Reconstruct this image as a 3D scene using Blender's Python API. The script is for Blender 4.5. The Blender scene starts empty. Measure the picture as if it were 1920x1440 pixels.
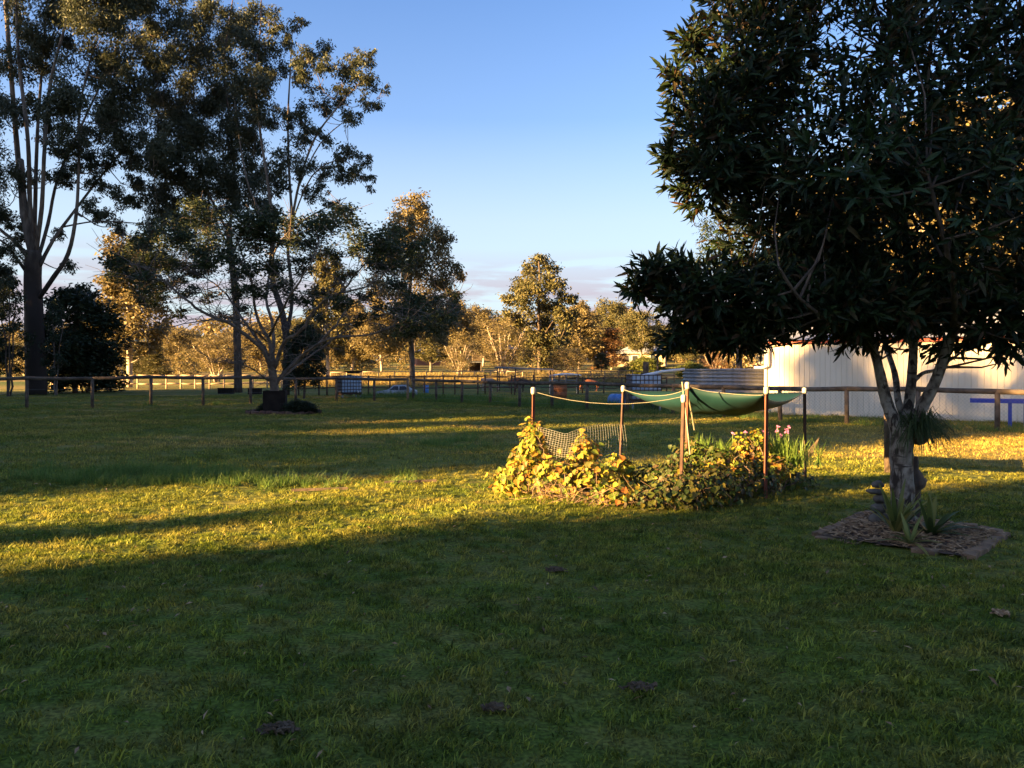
import bpy, math, random
import numpy as np
from mathutils import Vector

# ------------------------------------------------------------------ camera, sky, sun, exposure
scene = bpy.context.scene
col = scene.collection
R = math.radians
F_PX, CX, HY, EYE = 1480.0, 960.0, 690.0, 1.8      # focal length in photo pixels, centre column, horizon row, eye height

cam = bpy.data.cameras.new('camera')
cam.sensor_width = 36.0
cam.lens = 36.0 * F_PX / 1920.0
cam.shift_y = -(720.0 - HY) / 1920.0
cam.clip_start, cam.clip_end = 0.05, 3000.0
cam_o = bpy.data.objects.new('camera', cam)
cam_o.location = (0, 0, EYE)
cam_o.rotation_euler = (R(90), 0, 0)
col.objects.link(cam_o)
scene.camera = cam_o

SUN_EL, SUN_AZ = 12.5, 25.0                            # degrees; light travels to +X turned 25 degrees to +Y
_ce = math.cos(R(SUN_EL))
SUN_DIR = Vector((-math.cos(R(SUN_AZ)) * _ce, -math.sin(R(SUN_AZ)) * _ce, math.sin(R(SUN_EL))))   # towards the sun
sun = bpy.data.lights.new('sun', 'SUN')
sun.energy = 5.0
sun.angle = R(0.6)
sun.color = (1.0, 0.62, 0.23)
sun_o = bpy.data.objects.new('sun', sun)
sun_o.rotation_euler = (-SUN_DIR).to_track_quat('-Z', 'Y').to_euler()
sun_o.location = (-40, -20, 30)
col.objects.link(sun_o)

world = bpy.data.worlds.new('World')
scene.world = world
world.use_nodes = True
wn, wl = world.node_tree.nodes, world.node_tree.links
bg = wn['Background']
bg.inputs['Strength'].default_value = 0.045
sky = wn.new('ShaderNodeTexSky')
sky.sky_type = 'NISHITA'
sky.sun_disc = False
sky.sun_elevation = R(SUN_EL)
sky.sun_rotation = math.atan2(SUN_DIR.x, SUN_DIR.y)
sky.air_density, sky.dust_density, sky.ozone_density = 1.0, 1.4, 3.4
# thin evening cloud bands low over the horizon, all the way round
tc = wn.new('ShaderNodeTexCoord')
mp = wn.new('ShaderNodeMapping'); mp.inputs['Scale'].default_value = (3.2, 3.2, 30.0)
mp.inputs['Location'].default_value = (0.5, 1.7, 0.35)
cn = wn.new('ShaderNodeTexNoise'); cn.inputs['Scale'].default_value = 1.6; cn.inputs['Detail'].default_value = 6
cn.inputs['Roughness'].default_value = 0.55; cn.inputs['Distortion'].default_value = 0.4
cr = wn.new('ShaderNodeValToRGB'); cr.color_ramp.elements[0].position = 0.42; cr.color_ramp.elements[1].position = 0.54
sx = wn.new('ShaderNodeSeparateXYZ')
hr = wn.new('ShaderNodeValToRGB')
hr.color_ramp.elements[0].position = 0.0; hr.color_ramp.elements[0].color = (1, 1, 1, 1)
hr.color_ramp.elements[1].position = 0.15; hr.color_ramp.elements[1].color = (0, 0, 0, 1)
e = hr.color_ramp.elements.new(0.09); e.color = (0.9, 0.9, 0.9, 1)
mu = wn.new('ShaderNodeMath'); mu.operation = 'MULTIPLY'
mu2 = wn.new('ShaderNodeMath'); mu2.operation = 'MULTIPLY'; mu2.inputs[1].default_value = 0.8
mx = wn.new('ShaderNodeMix'); mx.data_type = 'RGBA'
CLOUD = (1.45, 1.14, 1.34, 1)
mx.inputs['B'].default_value = CLOUD
wl.new(tc.outputs['Generated'], mp.inputs['Vector']); wl.new(mp.outputs['Vector'], cn.inputs['Vector'])
wl.new(cn.outputs['Fac'], cr.inputs['Fac']); wl.new(tc.outputs['Generated'], sx.inputs['Vector'])
wl.new(sx.outputs['Z'], hr.inputs['Fac']); wl.new(cr.outputs['Color'], mu.inputs[0]); wl.new(hr.outputs['Color'], mu.inputs[1])
wl.new(mu.outputs[0], mu2.inputs[0]); wl.new(mu2.outputs[0], mx.inputs['Factor'])
tint = wn.new('ShaderNodeMix'); tint.data_type = 'RGBA'; tint.blend_type = 'MULTIPLY'; tint.inputs['Factor'].default_value = 1.0
tint.inputs['B'].default_value = (0.72, 0.73, 0.84, 1)       # white balance of the evening photograph
wl.new(sky.outputs['Color'], tint.inputs['A']); 
hz = wn.new('ShaderNodeValToRGB')                         # pale evening haze thinning out upwards, all round the sky
hz.color_ramp.elements[0].position = 0.05; hz.color_ramp.elements[0].color = (0.72, 0.72, 0.72, 1)
hz.color_ramp.elements[1].position = 0.44; hz.color_ramp.elements[1].color = (0, 0, 0, 1)
he = hz.color_ramp.elements.new(0.18); he.color = (0.55, 0.55, 0.55, 1)
he = hz.color_ramp.elements.new(0.30); he.color = (0.10, 0.10, 0.10, 1)
wl.new(sx.outputs['Z'], hz.inputs['Fac'])
veil = wn.new('ShaderNodeMix'); veil.data_type = 'RGBA'; veil.inputs['B'].default_value = (2.05, 2.30, 2.36, 1)
wl.new(hz.outputs['Color'], veil.inputs['Factor']); wl.new(tint.outputs['Result'], veil.inputs['A']); wl.new(veil.outputs['Result'], mx.inputs['A']); wl.new(mx.outputs['Result'], bg.inputs['Color'])

vs = scene.view_settings
vs.view_transform = 'Standard'; vs.look = 'None'; vs.exposure = 3.25; vs.gamma = 1.0; vs.use_curve_mapping = False
scene.render.engine = 'CYCLES'
scene.cycles.max_bounces = 5
scene.cycles.transparent_max_bounces = 6
scene.cycles.use_denoising = True
scene.cycles.caustics_reflective = False; scene.cycles.caustics_refractive = False

rng = np.random.default_rng(7)
random.seed(7)

# ------------------------------------------------------------------ helpers
def sstep(a, b, x):
    t = np.clip((np.asarray(x, float) - a) / (b - a), 0, 1)
    return t * t * (3 - 2 * t)

def terrain(x, y):
    """Height of the ground: flat yard, rising gently past the paddocks (more to the right than to the left)."""
    x = np.asarray(x, float); y = np.asarray(y, float)
    k = 0.25 + 0.75 * sstep(-0.42, -0.1, x / np.maximum(y, 1.0))
    z = k * 0.0205 * np.maximum(y - 55, 0) * sstep(45, 110, y)
    z = np.minimum(z, 5.5)
    near = 1 - sstep(40, 60, y)
    z = z + near * (0.030 * np.sin(x * 0.9 + 0.3 * y) * np.sin(y * 0.7 + 1.0) + 0.018 * np.sin(x * 2.3 - y * 1.1))
    return z

def gz(x, y):
    return float(terrain(x, y))

def W(px, py, d):
    """The point at depth d that the photo shows at pixel (px, py)."""
    return Vector(((px - CX) / F_PX * d, d, EYE - (py - HY) / F_PX * d))

def G(px, py):
    d = F_PX * EYE / (py - HY)
    return Vector(((px - CX) / F_PX * d, d, 0.0))

def np_mesh(name, V, Q):
    V = np.asarray(V, np.float32); Q = np.asarray(Q, np.int32)
    me = bpy.data.meshes.new(name)
    me.vertices.add(len(V)); me.vertices.foreach_set('co', V.ravel())
    k = Q.shape[1]
    me.loops.add(Q.size); me.loops.foreach_set('vertex_index', Q.ravel())
    me.polygons.add(len(Q)); me.polygons.foreach_set('loop_start', np.arange(0, Q.size, k, dtype=np.int32))
    me.update(calc_edges=True)
    me.validate()
    return me

class MB:
    def __init__(s): s.v = []; s.f = []
    def add(s, vs_, fs):
        n = len(s.v); s.v += [tuple(p) for p in vs_]; s.f += [tuple(i + n for i in f) for f in fs]
    def box(s, c, size, rz=0.0, axes=None):
        x, y, z = [q / 2 for q in size]
        if axes is None:
            ca, sa = math.cos(rz), math.sin(rz); axes = ((ca, sa, 0), (-sa, ca, 0), (0, 0, 1))
        A = [Vector(a) for a in axes]; c = Vector(c)
        P = [c + A[0] * (x * i) + A[1] * (y * j) + A[2] * (z * k) for k in (-1, 1) for j in (-1, 1) for i in (-1, 1)]
        s.add(P, [(0, 2, 3, 1), (4, 5, 7, 6), (0, 1, 5, 4), (2, 6, 7, 3), (0, 4, 6, 2), (1, 3, 7, 5)])
    def beam(s, a, b, w, h, up=(0, 0, 1)):
        a, b = Vector(a), Vector(b); d = (b - a); L = d.length; d.normalize()
        u = Vector(up); u = u - d * u.dot(d); u.normalize(); sd = d.cross(u)
        s.box((a + b) / 2, (L, w, h), axes=(d, sd, u))
    def tube(s, pts, rad, n=6, cap=True, jit=0.0):
        pts = [Vector(p) for p in pts]
        if not hasattr(rad, '__len__'): rad = [rad] * len(pts)
        rings = []; ref = Vector((0.31, 0.2, 0.93))
        for i, p in enumerate(pts):
            t = (pts[min(i + 1, len(pts) - 1)] - pts[max(i - 1, 0)])
            if t.length < 1e-9: t = Vector((0, 0, 1))
            t.normalize()
            if i == 0:
                if abs(t.dot(ref)) > 0.95: ref = Vector((1, 0.1, 0))
                u = (ref - t * t.dot(ref)).normalized()
            else:
                u = (u - t * t.dot(u)).normalized()
            w = t.cross(u)
            rings.append([p + (u * math.cos(2 * math.pi * k / n) + w * math.sin(2 * math.pi * k / n)) * rad[i] * (1 + jit * random.uniform(-1, 1)) for k in range(n)])
        vs_ = [q for r in rings for q in r]; fs = []
        for i in range(len(pts) - 1):
            for k in range(n):
                a = i * n + k; b = i * n + (k + 1) % n
                fs.append((a, b, b + n, a + n))
        if cap:
            fs.append(tuple(range(n - 1, -1, -1))); m = (len(pts) - 1) * n
            fs.append(tuple(m + k for k in range(n)))
        s.add(vs_, fs)
    def lathe(s, prof, n=24, c=(0, 0, 0)):
        c = Vector(c); vs_ = []; fs = []
        for r, z in prof:
            for k in range(n):
                a = 2 * math.pi * k / n; vs_.append(c + Vector((r * math.cos(a), r * math.sin(a), z)))
        for i in range(len(prof) - 1):
            for k in range(n):
                a = i * n + k; b = i * n + (k + 1) % n; fs.append((a, b, b + n, a + n))
        fs.append(tuple(range(n - 1, -1, -1))); m = (len(prof) - 1) * n; fs.append(tuple(m + k for k in range(n)))
        s.add(vs_, fs)
    def mesh(s, name):
        me = bpy.data.meshes.new(name); me.from_pydata(s.v, [], s.f); me.update(); return me
    def build(s, name, mat, parent=None, smooth=False, loc=None):
        return link(name, s.mesh(name), mat, parent, smooth, loc)

def link(name, me, mat=None, parent=None, smooth=False, loc=None):
    o = bpy.data.objects.new(name, me); col.objects.link(o)
    if mat is not None and me is not None and len(me.materials) == 0: me.materials.append(mat)
    if smooth:
        me.polygons.foreach_set('use_smooth', [True] * len(me.polygons))
    if parent is not None: o.parent = parent
    if loc is not None: o.location = loc
    return o

def tag(o, label, cat, group=None):
    o['label'] = label; o['category'] = cat
    if group: o['group'] = group
    return o

def thing(name, label, cat, loc=(0, 0, 0), group=None, rz=0.0):
    o = bpy.data.objects.new(name, None); col.objects.link(o)
    o.location = loc; o.rotation_euler = (0, 0, rz); o.empty_display_size = 0.2
    return tag(o, label, cat, group)

def structure(o): o['kind'] = 'structure'; return o
def stuff(o): o['kind'] = 'stuff'; return o

# ------------------------------------------------------------------ materials
def new_mat(name):
    m = bpy.data.materials.new(name); m.use_nodes = True
    n, l = m.node_tree.nodes, m.node_tree.links
    return m, n, l, n['Principled BSDF']

def surf(name, c1, c2=None, scale=8.0, rough=0.8, bump=0.0, metal=0.0, stretch=(1, 1, 1), coords='Object', c3=None, spec=0.3, detail=5, lo=0.35, hi=0.65, bscale=None):
    """Principled with noise-mixed colours and optional bump."""
    m, n, l, p = new_mat(name)
    p.inputs['Roughness'].default_value = rough; p.inputs['Metallic'].default_value = metal
    p.inputs['Specular IOR Level'].default_value = spec
    p.inputs['Base Color'].default_value = (*c1, 1)
    t = n.new('ShaderNodeTexCoord'); mp_ = n.new('ShaderNodeMapping'); mp_.inputs['Scale'].default_value = stretch
    if coords == 'World':
        g = n.new('ShaderNodeNewGeometry'); l.new(g.outputs['Position'], mp_.inputs['Vector'])
    else:
        l.new(t.outputs[coords], mp_.inputs['Vector'])
    no = n.new('ShaderNodeTexNoise'); no.inputs['Scale'].default_value = scale; no.inputs['Detail'].default_value = detail
    l.new(mp_.outputs['Vector'], no.inputs['Vector'])
    if c2 is not None:
        r = n.new('ShaderNodeValToRGB'); el = r.color_ramp.elements
        el[0].position = lo; el[0].color = (*c1, 1); el[1].position = hi; el[1].color = (*c2, 1)
        if c3 is not None:
            q = el.new((lo + hi) / 2); q.color = (*c3, 1)
        l.new(no.outputs['Fac'], r.inputs['Fac']); l.new(r.outputs['Color'], p.inputs['Base Color'])
    if bump > 0:
        b = n.new('ShaderNodeBump'); b.inputs['Strength'].default_value = 1.0; b.inputs['Distance'].default_value = bump
        if bscale:
            nb = n.new('ShaderNodeTexNoise'); nb.inputs['Scale'].default_value = bscale; nb.inputs['Detail'].default_value = 6
            l.new(mp_.outputs['Vector'], nb.inputs['Vector']); l.new(nb.outputs['Fac'], b.inputs['Height'])
        else:
            l.new(no.outputs['Fac'], b.inputs['Height'])
        l.new(b.outputs['Normal'], p.inputs['Normal'])
    return m

def leafmat(name, cols, trans=0.3, rough=0.55, spec=0.25, hue_noise=0.0, tcol=None):
    """Leaves: each leaf takes one colour of a ramp (random per mesh island); part of the light passes through."""
    m, n, l, p = new_mat(name)
    g = n.new('ShaderNodeNewGeometry'); r = n.new('ShaderNodeValToRGB')
    el = r.color_ramp.elements
    k = len(cols)
    el[0].position = 0.0; el[0].color = (*cols[0], 1); el[1].position = 1.0; el[1].color = (*cols[-1], 1)
    for i in range(1, k - 1):
        q = el.new(i / (k - 1)); q.color = (*cols[i], 1)
    l.new(g.outputs['Random Per Island'], r.inputs['Fac'])
    l.new(r.outputs['Color'], p.inputs['Base Color'])
    p.inputs['Roughness'].default_value = rough; p.inputs['Specular IOR Level'].default_value = spec
    if trans > 0:
        tr = n.new('ShaderNodeBsdfTranslucent'); mix = n.new('ShaderNodeMixShader'); mix.inputs[0].default_value = trans
        if tcol:
            mm = n.new('ShaderNodeMix'); mm.data_type = 'RGBA'; mm.blend_type = 'MULTIPLY'; mm.inputs['Factor'].default_value = 1.0
            mm.inputs['B'].default_value = (*tcol, 1); l.new(r.outputs['Color'], mm.inputs['A']); l.new(mm.outputs['Result'], tr.inputs['Color'])
        else:
            l.new(r.outputs['Color'], tr.inputs['Color'])
        out = n['Material Output']
        l.new(p.outputs[0], mix.inputs[1]); l.new(tr.outputs[0], mix.inputs[2]); l.new(mix.outputs[0], out.inputs['Surface'])
    return m

def ground_colour(n, l, blade):
    """Lawn colours shared by the soil sheet and the blades: green with dry mown streaks, by place on the ground."""
    g = n.new('ShaderNodeNewGeometry')
    def noise(scale, st, det=4, rot=0.0, dist=0.0):
        mp_ = n.new('ShaderNodeMapping'); mp_.inputs['Scale'].default_value = st; mp_.inputs['Rotation'].default_value = (0, 0, rot)
        l.new(g.outputs['Position'], mp_.inputs['Vector'])
        t = n.new('ShaderNodeTexNoise'); t.inputs['Scale'].default_value = scale; t.inputs['Detail'].default_value = det
        t.inputs['Distortion'].default_value = dist
        l.new(mp_.outputs['Vector'], t.inputs['Vector']); return t.outputs['Fac']
    def ramp(x, a, b, ca=(0, 0, 0), cb=(1, 1, 1)):
        r = n.new('ShaderNodeValToRGB'); r.color_ramp.elements[0].position = a; r.color_ramp.elements[1].position = b
        r.color_ramp.elements[0].color = (*ca, 1); r.color_ramp.elements[1].color = (*cb, 1)
        l.new(x, r.inputs['Fac']); return r.outputs['Color']
    def mixc(f, a, b, mode='MIX'):
        mm = n.new('ShaderNodeMix'); mm.data_type = 'RGBA'; mm.blend_type = mode
        if isinstance(f, (int, float)): mm.inputs['Factor'].default_value = f
        else: l.new(f, mm.inputs['Factor'])
        for s_, q in (('A', a), ('B', b)):
            if isinstance(q, tuple): mm.inputs[s_].default_value = (*q, 1)
            else: l.new(q, mm.inputs[s_])
        return mm.outputs['Result']
    s = n.new('ShaderNodeSeparateXYZ'); l.new(g.outputs['Position'], s.inputs['Vector'])
    green = ramp(noise(0.7, (1, 1, 1)), 0.3, 0.7, (0.080, 0.122, 0.015), (0.158, 0.196, 0.028))
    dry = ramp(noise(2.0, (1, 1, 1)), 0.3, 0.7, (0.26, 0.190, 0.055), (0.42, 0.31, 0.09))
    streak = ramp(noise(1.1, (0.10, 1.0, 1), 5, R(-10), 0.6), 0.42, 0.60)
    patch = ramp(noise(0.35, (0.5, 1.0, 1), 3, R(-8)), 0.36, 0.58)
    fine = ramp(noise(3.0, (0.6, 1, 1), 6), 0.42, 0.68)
    # dry mown streaks start at the sunlit strip, adding its gold as colour
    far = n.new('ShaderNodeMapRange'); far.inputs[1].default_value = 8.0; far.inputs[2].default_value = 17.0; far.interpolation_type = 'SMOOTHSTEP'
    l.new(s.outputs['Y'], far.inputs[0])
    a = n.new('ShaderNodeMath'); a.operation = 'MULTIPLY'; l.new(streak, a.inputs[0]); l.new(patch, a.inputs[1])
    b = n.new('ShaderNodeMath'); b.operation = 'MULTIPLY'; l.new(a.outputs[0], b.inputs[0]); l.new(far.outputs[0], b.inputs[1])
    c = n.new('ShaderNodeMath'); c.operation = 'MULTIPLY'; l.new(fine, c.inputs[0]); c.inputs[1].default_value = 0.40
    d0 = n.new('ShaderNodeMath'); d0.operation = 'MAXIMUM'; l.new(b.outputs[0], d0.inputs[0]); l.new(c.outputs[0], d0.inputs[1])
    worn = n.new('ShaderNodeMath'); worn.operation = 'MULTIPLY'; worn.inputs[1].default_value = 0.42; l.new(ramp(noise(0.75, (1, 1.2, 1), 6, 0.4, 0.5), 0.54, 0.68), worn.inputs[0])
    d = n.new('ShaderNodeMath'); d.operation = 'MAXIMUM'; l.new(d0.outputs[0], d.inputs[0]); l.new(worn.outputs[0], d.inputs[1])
    # drier, tan turf before the shed, its sunlit warmth put into the colour
    vd = n.new('ShaderNodeVectorMath'); vd.operation = 'DISTANCE'; vd.inputs[1].default_value = (13.0, 18.5, 0.0); l.new(g.outputs['Position'], vd.inputs[0])
    tan = n.new('ShaderNodeMapRange'); tan.inputs[1].default_value = 9.0; tan.inputs[2].default_value = 3.5; tan.inputs[3].default_value = 0.0; tan.inputs[4].default_value = 0.85; l.new(vd.outputs['Value'], tan.inputs[0])
    d2_ = n.new('ShaderNodeMath'); d2_.operation = 'MAXIMUM'; l.new(d.outputs[0], d2_.inputs[0]); l.new(tan.outputs[0], d2_.inputs[1])
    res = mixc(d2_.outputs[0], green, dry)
    # far paddock: long straw-coloured grass
    pad = n.new('ShaderNodeMapRange'); pad.inputs[1].default_value = 56.0; pad.inputs[2].default_value = 75.0; l.new(s.outputs['Y'], pad.inputs[0])
    pn = ramp(noise(0.05, (0.5, 1.6, 1), 4), 0.40, 0.60, (0.10, 0.13, 0.03), (0.30, 0.22, 0.08))
    res = mixc(pad.outputs[0], res, pn)
    return res, noise, ramp, mixc, s

def soil_mat():
    m, n, l, p = new_mat('lawn_soil')
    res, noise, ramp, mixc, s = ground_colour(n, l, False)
    thatch = ramp(noise(40.0, (1, 1, 1), 6), 0.35, 0.7, (0.35, 0.35, 0.35), (1.1, 1.1, 1.1))
    res = mixc(1.0, res, thatch, 'MULTIPLY')
    l.new(res, p.inputs['Base Color'])
    p.inputs['Roughness'].default_value = 0.95; p.inputs['Specular IOR Level'].default_value = 0.1
    b = n.new('ShaderNodeBump'); b.inputs['Distance'].default_value = 0.06; b.inputs['Strength'].default_value = 1.0
    l.new(noise(9.0, (0.6, 1.0, 1), 8), b.inputs['Height']); l.new(b.outputs['Normal'], p.inputs['Normal'])
    return m

def blade_mat(name, bright=1.0):
    m, n, l, p = new_mat(name)
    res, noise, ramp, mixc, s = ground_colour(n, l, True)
    g = n.new('ShaderNodeNewGeometry')
    var = ramp(g.outputs['Random Per Island'], 0.0, 1.0, (0.42 * bright, 0.48 * bright, 0.42 * bright), (1.75 * bright, 1.6 * bright, 1.4 * bright))
    res = mixc(1.0, res, var, 'MULTIPLY')
    oi = n.new('ShaderNodeObjectInfo')
    res = mixc(1.0, res, ramp(oi.outputs['Random'], 0.0, 1.0, (0.5, 0.55, 0.48), (1.5, 1.42, 1.35)), 'MULTIPLY')
    l.new(res, p.inputs['Base Color'])
    p.inputs['Roughness'].default_value = 0.6; p.inputs['Specular IOR Level'].default_value = 0.2
    tr = n.new('ShaderNodeBsdfTranslucent'); l.new(res, tr.inputs['Color'])
    mix = n.new('ShaderNodeMixShader'); mix.inputs[0].default_value = 0.35
    l.new(p.outputs[0], mix.inputs[1]); l.new(tr.outputs[0], mix.inputs[2]); l.new(mix.outputs[0], n['Material Output'].inputs['Surface'])
    return m

M = {}
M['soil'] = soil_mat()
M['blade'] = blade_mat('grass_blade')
M['tallblade'] = leafmat('tall_grass', [(0.06, 0.12, 0.02), (0.11, 0.19, 0.035), (0.17, 0.22, 0.05)], 0.4)
M['straw'] = leafmat('straw_grass', [(0.30, 0.22, 0.08), (0.38, 0.27, 0.10), (0.20, 0.17, 0.06)], 0.35)
M['bark_euc'] = surf('gum_bark', (0.17, 0.135, 0.11), (0.07, 0.055, 0.047), 3.0, 0.85, 0.02, stretch=(1.6, 1.6, 0.35), lo=0.40, hi=0.62)
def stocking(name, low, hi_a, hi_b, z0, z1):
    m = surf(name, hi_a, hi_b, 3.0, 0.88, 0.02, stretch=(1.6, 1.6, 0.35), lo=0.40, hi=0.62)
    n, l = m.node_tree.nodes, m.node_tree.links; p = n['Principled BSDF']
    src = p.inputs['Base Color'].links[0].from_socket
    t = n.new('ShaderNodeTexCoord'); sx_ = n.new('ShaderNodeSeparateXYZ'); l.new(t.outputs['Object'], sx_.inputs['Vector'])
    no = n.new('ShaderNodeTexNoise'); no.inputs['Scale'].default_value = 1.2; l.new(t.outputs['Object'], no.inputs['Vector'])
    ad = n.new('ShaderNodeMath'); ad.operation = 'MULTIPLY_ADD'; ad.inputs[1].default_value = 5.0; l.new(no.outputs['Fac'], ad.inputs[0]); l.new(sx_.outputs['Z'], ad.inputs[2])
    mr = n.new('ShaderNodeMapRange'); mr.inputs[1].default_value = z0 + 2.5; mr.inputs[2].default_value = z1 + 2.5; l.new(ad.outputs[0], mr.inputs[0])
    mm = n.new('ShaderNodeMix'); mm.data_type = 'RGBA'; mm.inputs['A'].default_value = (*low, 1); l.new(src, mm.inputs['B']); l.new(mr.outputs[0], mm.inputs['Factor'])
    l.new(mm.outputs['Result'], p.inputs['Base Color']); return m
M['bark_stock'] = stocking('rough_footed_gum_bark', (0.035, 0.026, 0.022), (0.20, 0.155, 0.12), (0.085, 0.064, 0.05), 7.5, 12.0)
M['bark_dark'] = surf('ironbark', (0.055, 0.040, 0.032), (0.12, 0.085, 0.06), 6.0, 0.95, 0.04, stretch=(2.2, 2.2, 0.4))
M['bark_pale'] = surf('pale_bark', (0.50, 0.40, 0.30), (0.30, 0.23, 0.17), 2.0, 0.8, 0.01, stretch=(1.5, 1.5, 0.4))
M['bark_poin'] = surf('poinciana_bark', (0.17, 0.13, 0.10), (0.085, 0.065, 0.05), 5.0, 0.85, 0.015)
M['bark_mango'] = surf('mango_bark', (0.29, 0.25, 0.20), (0.065, 0.046, 0.034), 9.0, 0.9, 0.012, c3=(0.19, 0.155, 0.12), stretch=(1.0, 1.0, 0.85), lo=0.40, hi=0.64, bscale=40.0, detail=9)
M['leaf_euc'] = leafmat('gum_leaf', [(0.030, 0.040, 0.021), (0.050, 0.060, 0.033), (0.072, 0.080, 0.046), (0.090, 0.090, 0.054)], 0.3)
M['leaf_sunlit'] = leafmat('sunny_gum_leaf', [(0.105, 0.090, 0.040), (0.172, 0.138, 0.060), (0.240, 0.180, 0.082)], 0.35)  # gum leaf with the low sun's gold put into its colour
M['leaf_olive'] = leafmat('olive_leaf', [(0.058, 0.062, 0.024), (0.105, 0.098, 0.038), (0.165, 0.135, 0.054)], 0.3)
M['leaf_wood'] = leafmat('woodland_leaf', [(0.08, 0.078, 0.030), (0.15, 0.122, 0.048), (0.24, 0.17, 0.07), (0.18, 0.135, 0.06), (0.11, 0.10, 0.04)], 0.3)
M['leaf_red'] = leafmat('rusty_leaf', [(0.13, 0.065, 0.028), (0.20, 0.10, 0.04), (0.16, 0.10, 0.045)], 0.25)
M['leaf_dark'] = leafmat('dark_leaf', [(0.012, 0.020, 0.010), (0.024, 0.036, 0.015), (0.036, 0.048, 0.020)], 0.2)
M['leaf_poin'] = leafmat('poinciana_leaf', [(0.022, 0.032, 0.012), (0.036, 0.050, 0.018), (0.056, 0.068, 0.026)], 0.3)
M['leaf_bush'] = leafmat('yellow_green_leaf', [(0.08, 0.11, 0.02), (0.13, 0.15, 0.03), (0.18, 0.17, 0.04)], 0.35)
M['leaf_mango'] = leafmat('mango_leaf', [(0.008, 0.014, 0.007), (0.011, 0.021, 0.008), (0.016, 0.030, 0.010), (0.024, 0.044, 0.013), (0.050, 0.024, 0.011)], 0.2, rough=0.55, spec=0.18, tcol=(1.2, 0.9, 0.5))
M['leaf_vine'] = leafmat('vine_leaf', [(0.08, 0.13, 0.018), (0.15, 0.19, 0.025), (0.30, 0.27, 0.032), (0.44, 0.31, 0.035), (0.30, 0.12, 0.03), (0.12, 0.17, 0.022), (0.15, 0.09, 0.04)], 0.35, rough=0.5)  # yellowing leaves, brightened in colour to look sunlit
M['leaf_vine_dark'] = leafmat('vine_leaf_green', [(0.025, 0.045, 0.012), (0.05, 0.08, 0.016), (0.11, 0.10, 0.022), (0.035, 0.055, 0.014), (0.10, 0.06, 0.03)], 0.3, rough=0.5)
M['leaf_strap'] = leafmat('garlic_leaf', [(0.09, 0.16, 0.03), (0.15, 0.24, 0.045), (0.21, 0.28, 0.06)], 0.4, rough=0.45)
M['leaf_brom'] = leafmat('bromeliad_leaf', [(0.10, 0.14, 0.03), (0.20, 0.21, 0.05), (0.30, 0.26, 0.07), (0.07, 0.10, 0.025)], 0.3, rough=0.45)
M['leaf_fern'] = leafmat('fern_leaf', [(0.025, 0.045, 0.015), (0.05, 0.075, 0.024), (0.08, 0.10, 0.035)], 0.3)
M['twig'] = surf('twig', (0.20, 0.14, 0.095), (0.10, 0.07, 0.05), 12.0, 0.9)
M['timber'] = surf('weathered_timber', (0.060, 0.044, 0.032), (0.145, 0.105, 0.075), 4.0, 0.9, 0.008, stretch=(1, 1, 1), lo=0.35, hi=0.68)
M['timber_tan'] = surf('tan_timber', (0.32, 0.21, 0.12), (0.22, 0.14, 0.08), 6.0, 0.85, 0.006)
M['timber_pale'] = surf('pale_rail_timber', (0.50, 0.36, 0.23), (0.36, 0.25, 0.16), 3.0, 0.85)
M['pipe_dark'] = surf('rusty_dark_pipe', (0.055, 0.035, 0.025), (0.10, 0.055, 0.035), 8.0, 0.8)
M['galv'] = surf('galvanised_steel', (0.30, 0.30, 0.31), (0.19, 0.195, 0.21), 3.0, 0.5, metal=0.3, stretch=(2, 2, .2))
M['wire'] = surf('fence_wire', (0.20, 0.19, 0.18), None, rough=0.6, metal=0.4)
M['net'] = surf('white_netting', (0.46, 0.44, 0.37), (0.36, 0.34, 0.28), 10.0, 0.7)
M['cream'] = surf('cream_steel', (0.66, 0.575, 0.45), (0.55, 0.47, 0.36), 0.9, 0.55, spec=0.3, stretch=(1, 1, 0.45), coords='World', c3=(0.63, 0.545, 0.425), detail=7)
M['redtrim'] = surf('red_trim', (0.30, 0.055, 0.035), (0.24, 0.045, 0.03), 4.0, 0.5)
M['roofdark'] = surf('dark_roof_steel', (0.06, 0.055, 0.055), (0.09, 0.08, 0.075), 3.0, 0.7)
M['roofgrey'] = surf('grey_roof_steel', (0.34, 0.35, 0.37), (0.28, 0.29, 0.31), 3.0, 0.45, metal=0.2)
M['pvc'] = surf('white_pvc', (0.70, 0.70, 0.70), (0.60, 0.60, 0.60), 5.0, 0.4)
M['plastic_white'] = surf('milky_plastic', (0.42, 0.50, 0.62), (0.34, 0.42, 0.54), 2.5, 0.4)
M['plastic_blue'] = surf('blue_plastic', (0.05, 0.16, 0.42), (0.07, 0.21, 0.50), 3.0, 0.4, spec=0.5)
M['bluepaint'] = surf('blue_paint', (0.035, 0.055, 0.32), (0.05, 0.075, 0.38), 6.0, 0.5)
M['rust'] = surf('rust', (0.30, 0.105, 0.04), (0.17, 0.06, 0.03), 5.0, 0.9, 0.004, c3=(0.24, 0.085, 0.035))
M['picket'] = surf('rusty_picket', (0.20, 0.060, 0.035), (0.085, 0.035, 0.026), 14.0, 0.75, 0.002, stretch=(1, 1, 0.5))
M['picket_dark'] = surf('dark_picket', (0.045, 0.028, 0.022), (0.10, 0.05, 0.035), 14.0, 0.75, stretch=(1, 1, 0.5))
M['cap'] = surf('white_cap', (0.52, 0.47, 0.40), (0.34, 0.30, 0.25), 40.0, 0.6)
M['capgrey'] = surf('grey_cap', (0.32, 0.33, 0.34), None, rough=0.6)
M['rope'] = surf('rope', (0.33, 0.30, 0.21), (0.22, 0.195, 0.14), 60.0, 0.8)
M['brick'] = surf('old_brick', (0.15, 0.075, 0.055), (0.09, 0.05, 0.04), 9.0, 0.95, 0.006)
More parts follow.
